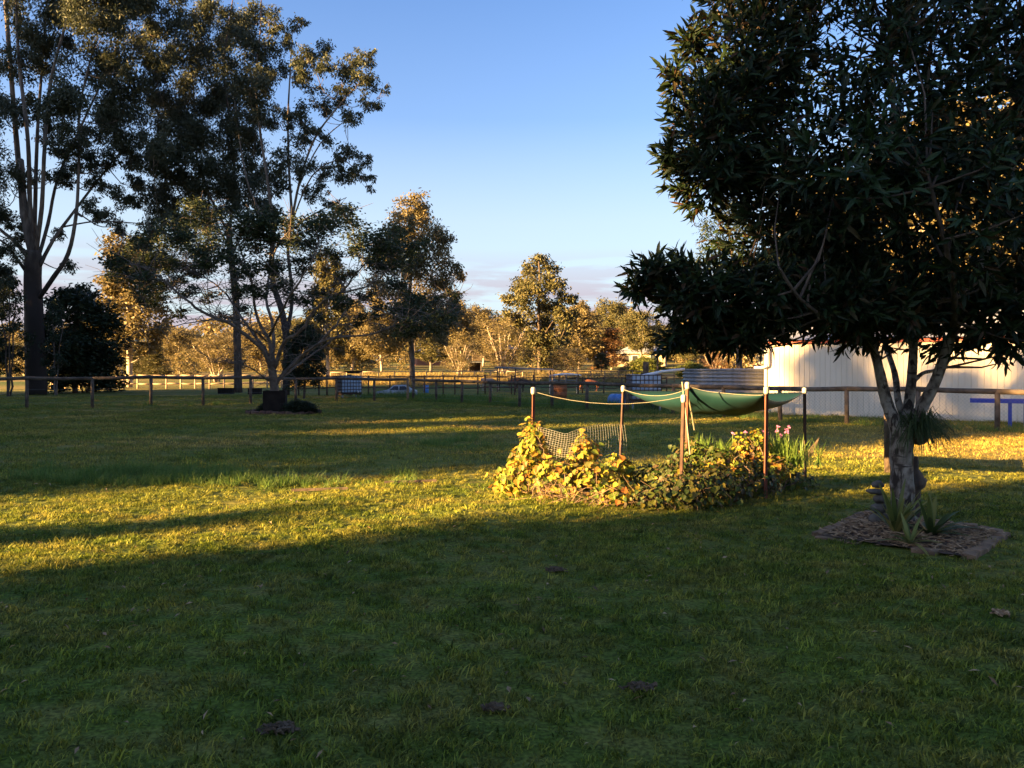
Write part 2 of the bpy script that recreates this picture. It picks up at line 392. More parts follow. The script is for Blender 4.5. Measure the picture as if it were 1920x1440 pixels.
M['brick_b'] = surf('brown_brick', (0.20, 0.12, 0.08), (0.12, 0.075, 0.055), 9.0, 0.95, 0.006)
M['paver'] = surf('concrete_paver', (0.25, 0.155, 0.088), (0.11, 0.068, 0.040), 7.0, 0.95, 0.005)
M['mulch'] = surf('mulch_bed', (0.06, 0.036, 0.022), (0.13, 0.08, 0.05), 25.0, 0.95, 0.02)
M['chip'] = leafmat('mulch_chip', [(0.14, 0.08, 0.04), (0.28, 0.17, 0.09), (0.44, 0.29, 0.16), (0.09, 0.052, 0.03)], 0.0, rough=0.9)
M['dirt'] = surf('dirt', (0.07, 0.043, 0.024), (0.13, 0.085, 0.048), 14.0, 0.95, 0.03)
M['planter'] = surf('dark_planter', (0.016, 0.012, 0.010), (0.028, 0.021, 0.017), 3.0, 0.9, 0.004, spec=0.08)
M['rock'] = surf('grey_rock', (0.15, 0.13, 0.105), (0.065, 0.056, 0.046), 7.0, 0.95, 0.02)
M['flower'] = leafmat('pink_flower', [(0.62, 0.20, 0.42), (0.70, 0.30, 0.52), (0.52, 0.16, 0.40)], 0.4)
M['cottage_wall'] = surf('house_wall', (0.52, 0.40, 0.27), (0.45, 0.34, 0.23), 3.0, 0.8)
M['brickwall'] = surf('brick_wall', (0.34, 0.14, 0.075), (0.26, 0.11, 0.06), 10.0, 0.9)
M['glass'] = surf('window_glass', (0.03, 0.035, 0.045), None, rough=0.08, spec=0.6)
M['white'] = surf('white_paint', (0.72, 0.72, 0.70), (0.62, 0.62, 0.60), 4.0, 0.5)
M['carwhite'] = surf('faded_car_paint', (0.40, 0.42, 0.45), (0.16, 0.16, 0.16), 3.0, 0.6)
M['tyre'] = surf('tyre_rubber', (0.02, 0.02, 0.02), None, rough=0.9)
M['h_pale'] = surf('pale_rug', (0.46, 0.30, 0.23), (0.40, 0.25, 0.19), 5.0, 0.9)
M['h_dark'] = surf('dark_bay_coat', (0.035, 0.022, 0.016), (0.055, 0.034, 0.024), 5.0, 0.6)
M['h_chest'] = surf('chestnut_coat', (0.22, 0.075, 0.03), (0.17, 0.055, 0.024), 5.0, 0.6)
M['h_cream'] = surf('cream_coat', (0.40, 0.33, 0.26), (0.30, 0.24, 0.19), 5.0, 0.7)
M['h_mane'] = surf('horse_mane', (0.05, 0.035, 0.025), None, rough=0.9)

def cracks(m, col_, scale, st, lo, hi):
    n, l = m.node_tree.nodes, m.node_tree.links; p = n['Principled BSDF']; src = p.inputs['Base Color'].links[0].from_socket
    t = n.new('ShaderNodeTexCoord'); mp_ = n.new('ShaderNodeMapping'); mp_.inputs['Scale'].default_value = st; l.new(t.outputs['Object'], mp_.inputs['Vector'])
    no = n.new('ShaderNodeTexNoise'); no.inputs['Scale'].default_value = scale; no.inputs['Detail'].default_value = 6; no.inputs['Distortion'].default_value = 0.6; l.new(mp_.outputs['Vector'], no.inputs['Vector'])
    r = n.new('ShaderNodeMapRange'); r.inputs[1].default_value = lo; r.inputs[2].default_value = hi; l.new(no.outputs['Fac'], r.inputs[0])
    mm = n.new('ShaderNodeMix'); mm.data_type = 'RGBA'; mm.inputs['B'].default_value = (*col_, 1); l.new(src, mm.inputs['A']); l.new(r.outputs[0], mm.inputs['Factor']); l.new(mm.outputs['Result'], p.inputs['Base Color'])
cracks(M['bark_mango'], (0.035, 0.025, 0.019), 16.0, (1, 1, 0.28), 0.53, 0.62)
cracks(M['bark_mango'], (0.05, 0.038, 0.028), 10.0, (0.5, 0.5, 2.2), 0.60, 0.66)
def cloth_mat():
    m, n, l, p = new_mat('green_shade_cloth')
    t = n.new('ShaderNodeTexCoord'); no = n.new('ShaderNodeTexNoise'); no.inputs['Scale'].default_value = 4.0; no.inputs['Detail'].default_value = 4
    l.new(t.outputs['Object'], no.inputs['Vector'])
    r = n.new('ShaderNodeValToRGB'); r.color_ramp.elements[0].color = (0.0020, 0.028, 0.031, 1); r.color_ramp.elements[1].color = (0.0035, 0.048, 0.050, 1)
    l.new(no.outputs['Fac'], r.inputs['Fac']); l.new(r.outputs['Color'], p.inputs['Base Color']); p.inputs['Roughness'].default_value = 0.7
    tr = n.new('ShaderNodeBsdfTranslucent'); l.new(r.outputs['Color'], tr.inputs['Color'])
    mix = n.new('ShaderNodeMixShader'); mix.inputs[0].default_value = 0.3
    l.new(p.outputs[0], mix.inputs[1]); l.new(tr.outputs[0], mix.inputs[2]); l.new(mix.outputs[0], n['Material Output'].inputs['Surface'])
    return m
M['shade'] = cloth_mat()

# ------------------------------------------------------------------ ground
def axis_steps(lo, hi, near_lo, near_hi, fine, grow=1.18):
    a = list(np.arange(near_lo, near_hi + 1e-6, fine)); s = fine
    while a[-1] < hi: s *= grow; a.append(a[-1] + s)
    s = fine
    while a[0] > lo: s *= grow; a.insert(0, a[0] - s)
    return np.array(a)

def sheet(xs, ys, dz=0.0):
    X, Y = np.meshgrid(xs, ys); Z = terrain(X, Y) + dz
    V = np.stack([X, Y, Z], -1).reshape(-1, 3)
    nx, ny = len(xs), len(ys)
    i = np.arange(nx - 1)[None, :] + nx * np.arange(ny - 1)[:, None]
    return V, np.stack([i, i + 1, i + 1 + nx, i + nx], -1).reshape(-1, 4)

V, Q = sheet(axis_steps(-900, 900, -22, 22, 0.5), axis_steps(-120, 1800, 0, 46, 0.5))
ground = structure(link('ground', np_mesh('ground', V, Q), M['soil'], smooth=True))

# ------------------------------------------------------------------ grass (uncountable: stuff)
def tuft_mesh(name, n, spread, h0, h1, w, lean, seed):
    r = np.random.default_rng(seed)
    a = r.uniform(0, 2 * np.pi, n); d = spread * np.sqrt(r.uniform(0, 1, n))
    base = np.stack([d * np.cos(a), d * np.sin(a), -0.004 + 0 * d], -1)
    h = r.uniform(h0, h1, n); th = r.uniform(0, 2 * np.pi, n); ln = r.uniform(0.15, 1.0, n) * lean
    dirv = np.stack([np.cos(th) * ln, np.sin(th) * ln, np.ones(n)], -1); dirv /= np.linalg.norm(dirv, axis=1)[:, None]
    side = np.stack([-np.sin(th + 0.7), np.cos(th + 0.7), np.zeros(n)], -1)
    mid = base + dirv * (h * 0.55)[:, None]
    bend = np.stack([np.cos(th) * ln * 0.5, np.sin(th) * ln * 0.5, -0.15 * ln], -1)
    tip = base + dirv * h[:, None] + bend * h[:, None]
    ww = (w * r.uniform(0.7, 1.3, n))[:, None]
    V = np.stack([base - side * ww / 2, base + side * ww / 2, mid + side * ww * 0.42, tip, mid - side * ww * 0.42], 1).reshape(-1, 3)
    k = 5 * np.arange(n)
    me = bpy.data.meshes.new(name)
    F = [(int(i), int(i + 1), int(i + 2), int(i + 4)) for i in k] + [(int(i + 4), int(i + 2), int(i + 3)) for i in k]
    me.from_pydata(V.tolist(), [], F); me.update(); return me

def tuft_collection(name, metas, mat):
    c = bpy.data.collections.new(name)
    for i, me in enumerate(metas):
        me.materials.append(mat); o = bpy.data.objects.new(name + '_tuft', me); c.objects.link(o)
    return c

def scatter(obj, coll, smin, smax, seed, tilt=0.25):
    """Geometry nodes: tufts on the faces of OBJ, density from its point attribute «dens»."""
    ng = bpy.data.node_groups.new('scatter_grass', 'GeometryNodeTree')
    ng.interface.new_socket('Geometry', in_out='INPUT', socket_type='NodeSocketGeometry')
    ng.interface.new_socket('Geometry', in_out='OUTPUT', socket_type='NodeSocketGeometry')
    n, l = ng.nodes, ng.links
    gi, go = n.new('NodeGroupInput'), n.new('NodeGroupOutput')
    di = n.new('GeometryNodeDistributePointsOnFaces'); di.inputs['Seed'].default_value = seed
    na = n.new('GeometryNodeInputNamedAttribute'); na.data_type = 'FLOAT'; na.inputs['Name'].default_value = 'dens'
    l.new(na.outputs['Attribute'], di.inputs['Density'])
    ci = n.new('GeometryNodeCollectionInfo'); ci.inputs['Collection'].default_value = coll
    ci.inputs['Separate Children'].default_value = True; ci.inputs['Reset Children'].default_value = True
    ip = n.new('GeometryNodeInstanceOnPoints'); ip.inputs['Pick Instance'].default_value = True
    rv = n.new('FunctionNodeRandomValue'); rv.data_type = 'FLOAT_VECTOR'
    rv.inputs[0].default_value = (-tilt, -tilt, 0); rv.inputs[1].default_value = (tilt, tilt, 6.283)
    rs = n.new('FunctionNodeRandomValue'); rs.data_type = 'FLOAT'; rs.inputs['Seed'].default_value = 3
    rs.inputs[2].default_value = smin; rs.inputs[3].default_value = smax
    l.new(gi.outputs[0], di.inputs['Mesh']); l.new(di.outputs['Points'], ip.inputs['Points'])
    l.new(ci.outputs[0], ip.inputs['Instance']); l.new(rv.outputs[0], ip.inputs['Rotation']); l.new(rs.outputs[1], ip.inputs['Scale'])
    l.new(ip.outputs[0], go.inputs[0])
    md = obj.modifiers.new('scatter', 'NODES'); md.node_group = ng

def grass_patch(name, xs, ys, dens_fn, coll, smin, smax, seed, label):
    V, Q = sheet(xs, ys)
    c = V[Q].mean(1); keep = np.abs(c[:, 0]) < 0.66 * c[:, 1] + 1.6
    Q = Q[keep]
    used = np.unique(Q); remap = -np.ones(len(V), int); remap[used] = np.arange(len(used))
    V, Q = V[used], remap[Q]
    me = np_mesh(name, V, Q)
    at = me.attributes.new('dens', 'FLOAT', 'POINT')
    at.data.foreach_set('value', dens_fn(V[:, 0], V[:, 1]).astype(np.float32))
    o = stuff(link(name, me, M['blade'])); o['label'] = label; o['category'] = 'grass'
    scatter(o, coll, smin, smax, seed)
    return o

BED = [(3.30, 8.55), (4.22, 7.32), (5.22, 8.38), (4.28, 9.62)]       # mulch bed round the big tree
VEG = [(-0.12, 11.7), (2.15, 9.75), (5.05, 12.9), (2.5, 14.6)]       # overgrown vegetable bed
def inside(poly, x, y, grow=0.0):
    cx = sum(p[0] for p in poly) / 4; cy = sum(p[1] for p in poly) / 4
    k = np.ones_like(x, bool)
    for i in range(4):
        ax, ay = poly[i]; bx, by = poly[(i + 1) % 4]
        nx, ny = -(by - ay), (bx - ax); L = math.hypot(nx, ny); s = ((x - ax) * nx + (y - ay) * ny) / L
        k &= s > -grow
    return k

def lump(x, y, sc, ph):
    return 0.5 + 0.5 * np.sin(x * sc + ph + 1.7 * np.sin(y * sc * 0.8 + ph)) * np.sin(y * sc * 1.1 + 2 * ph + 1.3 * np.sin(x * sc * 0.7))

short = tuft_collection('lawn', [tuft_mesh('lawn_tuft', 36, 0.07, 0.014, 0.052, 0.0074, 1.0, 10 + i) for i in range(5)], M['blade'])
mid = tuft_collection('mid_lawn', [tuft_mesh('mid_tuft', 34, 0.20, 0.02, 0.07, 0.010, 0.9, 30 + i) for i in range(3)], M['blade'])
def dn(x, y):
    k = ~inside(BED, x, y, -0.05) & ~inside(VEG, x, y, -0.15)
    return 165 * (1 - 0.55 * sstep(7, 13.5, y)) * (0.30 + 0.9 * lump(x, y, 1.3, 0.4)) * (0.6 + 0.6 * lump(x, y, 4.1, 1.9)) * k
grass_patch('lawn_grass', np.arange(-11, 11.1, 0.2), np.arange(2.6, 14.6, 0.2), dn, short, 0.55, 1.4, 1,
            'short green mown lawn in the foreground of the yard')
def dm(x, y):
    k = ~inside(VEG, x, y, -0.15)
    return 26 * (0.35 + 0.8 * lump(x, y, 0.6, 1.1)) * (1 - 0.5 * sstep(25, 45, y)) * k
coarse = tuft_collection('coarse', [tuft_mesh('coarse_tuft', 20, 0.055, 0.03, 0.082, 0.0075, 0.9, 70 + i) for i in range(4)], M['blade'])
def dc(x, y):
    k = ~inside(BED, x, y, -0.05) & ~inside(VEG, x, y, -0.15)
    return 26 * np.maximum(lump(x, y, 2.1, 2.2) - 0.35, 0) * 1.8 * k
grass_patch('coarse_grass', np.arange(-11, 11.1, 0.2), np.arange(2.6, 14.6, 0.2), dc, coarse, 0.6, 1.25, 9,
            'coarser longer grass tufts dotted through the foreground lawn')
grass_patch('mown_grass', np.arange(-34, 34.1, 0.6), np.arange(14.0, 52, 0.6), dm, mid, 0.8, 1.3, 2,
            'streaky mown grass between the garden bed and the log rail fence')

# longer unmown grass: strips at the foot of the fences and a few clumps in the lawn
tall = tuft_collection('tall_grass', [tuft_mesh('tall_tuft', 34, 0.16, 0.10, 0.30, 0.010, 0.8, 50 + i) for i in range(3)], M['tallblade'])
strawc = tuft_collection('straw', [tuft_mesh('straw_tuft', 30, 0.45, 0.35, 0.95, 0.035, 0.6, 60 + i) for i in range(3)], M['straw'])
def points_grass(name, pts, coll, smin, smax, seed, label, mat, per=40.0, rad=0.25):
    """Tufts on small ground squares round the given points."""
    V = []; Qd = []
    for (x, y) in pts:
        n0 = len(V)
        for dx, dy in ((-rad, -rad), (rad, -rad), (rad, rad), (-rad, rad)): V.append((x + dx, y + dy, gz(x + dx, y + dy)))
        Qd.append((n0, n0 + 1, n0 + 2, n0 + 3))
    me = np_mesh(name, V, Qd)
    at = me.attributes.new('dens', 'FLOAT', 'POINT'); at.data.foreach_set('value', np.full(len(V), per, np.float32))
    o = stuff(link(name, me, mat)); o['label'] = label; o['category'] = 'grass'
    scatter(o, coll, smin, smax, seed); return o
pts = []
for _ in range(60):      # long tufts left of the sunny strip
    q = G(random.gauss(290, 110), random.gauss(896, 8)); pts.append((q.x, q.y))
for _ in range(14):
    q = G(random.gauss(520, 120), random.gauss(905, 6)); pts.append((q.x, q.y))
for _ in range(14):
    q = G(random.gauss(830, 40), random.gauss(832, 4)); pts.append((q.x, q.y))
points_grass('long_grass', pts, tall, 0.45, 0.95, 4, 'longer bright green grass tufts in the lawn beyond the sunny strip', M['tallblade'], 14, 0.3)

# ------------------------------------------------------------------ trees
def leaves(C, L, Wd, droop, r, jitter=0.35, flat=0.0):
    """Diamond leaves at points C: arrays of vertices and quads."""
    n = len(C)
    th = r.uniform(0, 2 * np.pi, n)
    dz = r.normal(-droop, 0.45, n)
    d = np.stack([np.cos(th), np.sin(th), dz], -1); d /= np.linalg.norm(d, axis=1)[:, None]
    q = r.normal(0, 1, (n, 3)); q[:, 2] = q[:, 2] * (1 - flat)
    s = np.cross(d, q); s /= np.linalg.norm(s, axis=1)[:, None] + 1e-9
    if flat > 0:
        hs = np.cross(d, np.array([0, 0, 1.0])); hs /= np.linalg.norm(hs, axis=1)[:, None] + 1e-9
        s = s * (1 - flat) + hs * flat; s /= np.linalg.norm(s, axis=1)[:, None] + 1e-9
    Ls = (L * r.uniform(1 - jitter, 1 + jitter, n))[:, None]; Ws = (Wd * r.uniform(1 - jitter, 1 + jitter, n))[:, None]
    V = np.stack([C, C + d * Ls * 0.45 + s * Ws / 2, C + d * Ls, C + d * Ls * 0.45 - s * Ws / 2], 1).reshape(-1, 3)
    Q = np.arange(4 * n).reshape(n, 4)
    return V, Q

class Tree:
    """A skeleton of limbs, grown out to leaf clumps."""
    def __init__(s, seed):
        s.mb = MB(); s.nodes = []; s.C = []; s.r = np.random.default_rng(seed); s.rd = random.Random(seed)
    def limb(s, pts, r0, r1, n=7, sub=4, wob=0.0, power=1.0):
        P = smooth_path([Vector(p) for p in pts], sub)
        if wob:
            for i in range(1, len(P)):
                P[i] = P[i] + Vector((s.rd.gauss(0, wob), s.rd.gauss(0, wob), s.rd.gauss(0, wob * 0.5)))
        m = len(P) - 1
        rad = [r0 + (r1 - r0) * (i / m) ** power for i in range(m + 1)]
        s.mb.tube(P, rad, n, jit=0.06)
        s.nodes += [(p, rr) for p, rr in zip(P[1:], rad[1:])]
        return P
    def attach(s, c, up=0.35):
        """Nearest limb point below a clump, preferring a rising branch."""
        best = None
        for p, rr in s.nodes:
            d = c - p; L = d.length
            if d.z < -0.3 * L: cost = L * 2.2
            else: cost = L * (1.25 - up * (d.z / (L + 1e-6)))
            if best is None or cost < best[0]: best = (cost, p, rr)
        return best[1], best[2]
    def clump(s, c, rad, n, twigs=7, leafspread=0.28, flat=1.0, sag=0.12, sides=5, minr=0.012, cluster=None):
        """A branch out to c, twigs through the clump, leaf points round the twig ends."""
        c = Vector(c); p, rr = s.attach(c - Vector((0, 0, rad * 0.35)))
        d = c - p; L = d.length
        r0 = max(min(rr * 0.6, 0.02 + 0.014 * L), minr)
        base = c - Vector((0, 0, rad * 0.3 * flat))
        m1 = p + (base - p) * 0.4 + Vector((s.rd.gauss(0, 0.05), s.rd.gauss(0, 0.05), -sag)) * L
        m2 = p + (base - p) * 0.75 + Vector((s.rd.gauss(0, 0.04), s.rd.gauss(0, 0.04), -sag * 0.4)) * L
        P = smooth_path([p, m1, m2, base], 3)
        k = len(P) - 1
        s.mb.tube(P, [r0 + (minr * 0.9 - r0) * i / k for i in range(k + 1)], sides, cap=False)
        s.nodes += [(q, r0 * 0.6) for q in P[k // 2::2]]
        ends = []
        for _ in range(twigs):
            v = Vector((s.rd.gauss(0, 1), s.rd.gauss(0, 1), s.rd.gauss(0.15, 1))); v.normalize()
            v *= rad * s.rd.uniform(0.45, 1.0); v.z *= flat
            st = P[s.rd.randint(k // 2, k)]; en = c + v
            md = st.lerp(en, 0.55) + Vector((s.rd.gauss(0, 0.1), s.rd.gauss(0, 0.1), -0.08)) * rad
            s.mb.tube([st, md, en], [minr * 0.8, minr * 0.6, minr * 0.35], 3, cap=False)
            ends.append(en); ends.append(md.lerp(en, 0.5))
        ends = np.array([tuple(e_) for e_ in ends])
        pick = ends[s.r.integers(0, len(ends), n)]
        off = s.r.normal(0, 1, (n, 3)) * (rad * leafspread); off[:, 2] *= (0.75 * flat + 0.1)
        s.C.append(pick + off)
    def finish(s, name, label, cat, base, bark, leafm, L, Wd, droop, group=None, flat=0.0):
        o = thing(name, label, cat, base, group)
        inv = Vector(base)
        me = s.mb.mesh('trunk'); me.transform(mat_translate(-inv))
        link('trunk', me, bark, o, True)
        C = np.concatenate(s.C) - np.array(tuple(inv))
        V, Q = leaves(C, L, Wd, droop, s.r, flat=flat)
        link('crown', np_mesh('crown', V, Q), leafm, o)
        return o

def mat_translate(v):
    from mathutils import Matrix
    return Matrix.Translation(v)

def smooth_path(P, sub):
    if len(P) < 3 or sub < 2: return list(P)
    out = []
    for i in range(len(P) - 1):
        p0 = P[max(i - 1, 0)]; p1 = P[i]; p2 = P[i + 1]; p3 = P[min(i + 2, len(P) - 1)]
        for j in range(sub):
            t = j / sub
            out.append(0.5 * ((2 * p1) + (p2 - p0) * t + (2 * p0 - 5 * p1 + 4 * p2 - p3) * t * t + (3 * p1 - p0 - 3 * p2 + p3) * t ** 3))
    out.append(P[-1]); return out

def px_limb(t, d, pts, r0, r1, n=7, sub=4, wob=0.0):
    """Limb through photo points (px, py, depth offset)."""
    return t.limb([W(p[0], p[1], d + (p[2] if len(p) > 2 else 0)) for p in pts], r0, r1, n, sub, wob)

def px_clumps(t, d, clumps, depth, per_m2, twigs=7, dup=0, **kw):
    for c in clumps:
        px, py, rp = c[:3]; dd = c[3] if len(c) > 3 else t.rd.uniform(-depth, depth)
        rad = rp / F_PX * d
        n = int(per_m2 * rad * rad)
        t.clump(W(px, py, d + dd), rad, max(n, 30), twigs, **kw)
        for _ in range(dup):       # smaller satellites that close the gaps between clumps
            a = t.rd.uniform(0, 6.28); q = rp * t.rd.uniform(.7, 1.15)
            t.clump(W(px + q * math.cos(a), py + .8 * q * math.sin(a), d + dd + t.rd.uniform(-.8, .8) * rad), rad * .62, max(int(n * .42), 20), max(twigs - 3, 4), **kw)

# --- big multi-stemmed gum at the left edge
d1 = 53.0
t = Tree(101)
px_limb(t, d1, [(68, 742), (66, 640), (62, 540), (62, 470)], 0.66, 0.50, 10)
px_limb(t, d1, [(62, 480), (45, 400), (38, 300, 1), (34, 300, 1), (12, 30, 1), (5, -60, 1)], 0.30, 0.10)
px_limb(t, d1, [(62, 480), (56, 380), (52, 260, -1), (36, 120, -1), (30, 0, -1), (30, -80, -1)], 0.177, 0.056)
px_limb(t, d1, [(64, 480), (66, 380, 1), (70, 250, 1), (80, 110, 2), (90, -20, 2)], 0.163, 0.056)
px_limb(t, d1, [(66, 480), (78, 390, -1), (84, 270, -2), (95, 150, -2), (130, 20, -2), (150, -80, -2)], 0.163, 0.050)
px_limb(t, d1, [(70, 490), (90, 420, 1.5), (110, 330, 2.5), (160, 220, 3), (210, 110, 4), (240, 10, 4)], 0.136, 0.037)
px_limb(t, d1, [(72, 560), (100, 520, -1), (128, 475, -1.5), (143, 400, -2), (148, 300, -2), (150, 200, -3), (175, 90, -3)], 0.177, 0.043)
px_limb(t, d1, [(74, 500), (100, 450, 0), (140, 395, 1), (190, 330, 1), (240, 270, 2), (300, 225, 2)], 0.136, 0.031)
px_limb(t, d1, [(120, 425, 0.5), (180, 415, 0), (250, 418, -1), (300, 425, -1)], 0.061, 0.019)
px_limb(t, d1, [(58, 490), (30, 455, 1), (0, 430, 2), (-50, 380, 3), (-110, 300, 3)], 0.163, 0.043)
px_limb(t, d1, [(56, 520), (28, 480, -1), (0, 450, -2), (-60, 440, -3)], 0.122, 0.037)
px_limb(t, d1, [(52, 556), (20, 554, -1), (-40, 550, -1)], 0.054, 0.025)
cl = [(20, -60, 60), (100, -60, 60), (190, -50, 65), (270, -40, 55), (330, -10, 40), (60, 40, 52), (125, 40, 50), (190, 45, 55), (255, 40, 50),
      (315, 55, 38), (30, 110, 40), (95, 110, 42), (165, 115, 50), (235, 115, 55), (300, 120, 42), (150, 175, 42, -6), (120, 210, 34, -6),
      (195, 190, 45), (260, 190, 50), (310, 195, 40), (225, 240, 40), (290, 250, 34), (175, 250, 32), (8, 200, 36), (-20, 280, 50), (10, 330, 34), (110, 270, 26),
      (130, 320, 26), (200, 300, 26), (245, 300, 26), (175, 345, 22), (215, 365, 26), (250, 345, 20), (200, 410, 20), (230, 425, 18),
      (-30, 400, 45), (15, 400, 26), (20, 470, 24), (-20, 520, 40), (10, 545, 22), (-70, 200, 70), (-90, 60, 80), (-120, 330, 60), (130, 500, 14), (110, 440, 14), (100, 330, 22), (160, 300, 26), (90, 250, 24), (60, 330, 16), (170, 385, 20), (60, 200, 26), (140, 255, 26), (235, 265, 30), (270, 300, 22), (40, 440, 16)]
px_clumps(t, d1, cl, 5.0, 840, 9, 1, leafspread=0.20)
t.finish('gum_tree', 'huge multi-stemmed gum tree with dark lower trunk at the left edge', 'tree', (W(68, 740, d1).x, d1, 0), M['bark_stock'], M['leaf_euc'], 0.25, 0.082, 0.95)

# --- tall gum with the straight dark trunk (behind the bare-limbed tree)
d2 = 58.0
t = Tree(102)
px_limb(t, d2, [(447, 738), (445, 640), (442, 560), (432, 470), (428, 420)], 0.30, 0.22, 8)
px_limb(t, d2, [(430, 430), (440, 340), (432, 240), (420, 130), (430, 40), (440, -20)], 0.116, 0.031)
px_limb(t, d2, [(430, 440), (395, 370, 2), (370, 300, 2), (365, 200, 3), (355, 90, 3)], 0.109, 0.031)
px_limb(t, d2, [(430, 460), (400, 420, -2), (350, 380, -3), (320, 330, -3)], 0.075, 0.025)
px_limb(t, d2, [(434, 480), (460, 420, -2), (470, 330, -3), (480, 250, -3)], 0.068, 0.025)
cl = [(400, 18, 34), (440, 45, 40), (365, 55, 42), (410, 95, 46), (360, 115, 44), (450, 120, 46), (400, 160, 50), (350, 180, 44), (450, 190, 46),
      (380, 225, 48), (330, 250, 42), (430, 250, 48), (370, 290, 46), (315, 310, 38), (420, 310, 42), (330, 360, 40), (375, 365, 38), (300, 395, 30), (425, 375, 34),
      (345, 415, 30), (285, 430, 22), (470, 280, 36), (475, 350, 34), (310, 200, 30), (300, 350, 32), (345, 330, 36), (400, 340, 36), (450, 335, 34), (500, 320, 30), (290, 300, 26), (480, 400, 26), (400, 405, 28), (270, 370, 20), (320, 420, 24)]
px_clumps(t, d2, cl, 4.5, 840, 9, 1, leafspread=0.20)
t.finish('gum_tree', 'tall dense gum with a straight dark trunk left of the bare-limbed spreading tree', 'tree', (W(447, 735, d2).x, d2, 0), M['bark_dark'], M['leaf_euc'], 0.25, 0.082, 0.95)

# --- airy gum with pale stems leaning right over the open sky
d3 = 52.0
t = Tree(103)
px_limb(t, d3, [(536, 742), (538, 660), (530, 590), (512, 530), (510, 470), (515, 420)], 0.26, 0.15, 8)
px_limb(t, d3, [(535, 640), (548, 560, 1), (540, 470, 1), (548, 400, 1)], 0.136, 0.087, 7)
px_limb(t, d3, [(514, 440), (502, 340), (488, 250), (480, 150), (488, 60), (490, 0)], 0.116, 0.031)
px_limb(t, d3, [(514, 440), (470, 360, 1), (450, 270, 1), (440, 190, 2)], 0.075, 0.025)
px_limb(t, d3, [(548, 410, 1), (542, 320, 1), (540, 220, 1), (545, 120, 1), (548, 60, 1)], 0.102, 0.025)
px_limb(t, d3, [(546, 420, 1), (562, 340, 0), (590, 260, -1), (630, 205, -1), (670, 160, -1), (700, 140, -1)], 0.095, 0.019)
px_limb(t, d3, [(560, 350, 0), (600, 270, 1), (650, 225, 2), (690, 205, 2)], 0.054, 0.019)
px_limb(t, d3, [(548, 415, 1), (585, 330, -2), (640, 300, -3), (680, 335, -3), (690, 352, -3)], 0.054, 0.015)
px_limb(t, d3, [(514, 470), (560, 420, -3), (610, 390, -4), (650, 370, -4)], 0.068, 0.019)
cl = [(490, 28, 34), (470, 60, 30), (520, 40, 24), (555, 45, 18), (500, 95, 34), (545, 80, 18), (600, 90, 24), (575, 100, 26), (545, 130, 30), (610, 120, 20), (500, 150, 30),
      (580, 155, 26), (655, 120, 22), (685, 110, 20), (640, 150, 26), (672, 150, 24), (700, 150, 14), (600, 190, 26), (640, 180, 22), (690, 190, 16), (712, 195, 12), (724, 168, 9),
      (655, 210, 17), (668, 222, 12), (560, 215, 26), (520, 220, 30), (590, 235, 18), (560, 260, 24), (530, 290, 26), (615, 265, 16), (655, 290, 24), (680, 300, 18), (640, 330, 22),
      (670, 325, 20), (695, 335, 10), (692, 352, 8), (610, 320, 22), (570, 310, 24), (520, 340, 28), (480, 200, 30), (455, 230, 30), (460, 150, 28), (590, 360, 24), (640, 385, 20), (500, 390, 24)]
px_clumps(t, d3, cl, 3.5, 760, 8, 1, leafspread=0.20)
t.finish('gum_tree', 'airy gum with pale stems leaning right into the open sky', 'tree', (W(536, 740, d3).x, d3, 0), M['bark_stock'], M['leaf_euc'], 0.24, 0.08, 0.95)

# --- spreading bare-limbed tree in the dark square planter
d4 = 31.5
t = Tree(104)
px_limb(t, d4, [(516, 772), (515, 735), (510, 690), (508, 665)], 0.20, 0.14, 10)
L4 = [([(512, 700), (490, 655, -.5), (440, 612, -1), (390, 590, -1.5), (345, 560, -2), (300, 520, -2), (262, 498, -2)], .13, .03),
      ([(512, 690), (488, 640, .5), (455, 600, 1), (430, 560, 2), (400, 530, 2.5), (340, 500, 3)], .11, .025),
      ([(510, 690), (505, 640, 0), (480, 590, 0), (470, 530, -1), (455, 480, -1), (440, 440, -2)], .12, .03),
      ([(510, 680), (512, 620, 1), (500, 560, 1.5), (508, 500, 2), (520, 460, 2), (545, 430, 2)], .12, .03),
      ([(514, 690), (535, 640, -.5), (562, 622, -1), (600, 570, -1), (640, 548, -1.5), (665, 515, -2), (690, 490, -2)], .13, .03),
      ([(640, 548, -1.5), (680, 540, -2), (715, 520, -2.5), (735, 500, -2.5)], .06, .02),
      ([(518, 720), (550, 680, .5), (590, 650, 1), (630, 610, 1.5), (650, 580, 2), (690, 550, 2.5)], .12, .025),
      ([(516, 720), (545, 690, 0), (580, 655, -.5), (620, 635, -1), (690, 628, -1.5), (740, 612, -2), (790, 605, -2), (830, 585, -2)], .10, .02),
      ([(520, 715), (565, 680, 2), (600, 655, 3), (650, 620, 4), (720, 590, 4), (770, 590, 4)], .08, .02),
      ([(506, 715), (470, 690, -1), (440, 682, -1.5), (400, 680, -2)], .05, .012),
      ([(500, 640, .3), (460, 610, -3), (400, 600, -4), (330, 610, -4), (270, 620, -4)], .06, .012),
      ([(505, 630), (540, 560, -3), (580, 500, -4), (600, 450, -4)], .08, .02)]
for pts, a, b in L4: px_limb(t, d4, pts, a * .68, b * .7, 7, 4, .02)
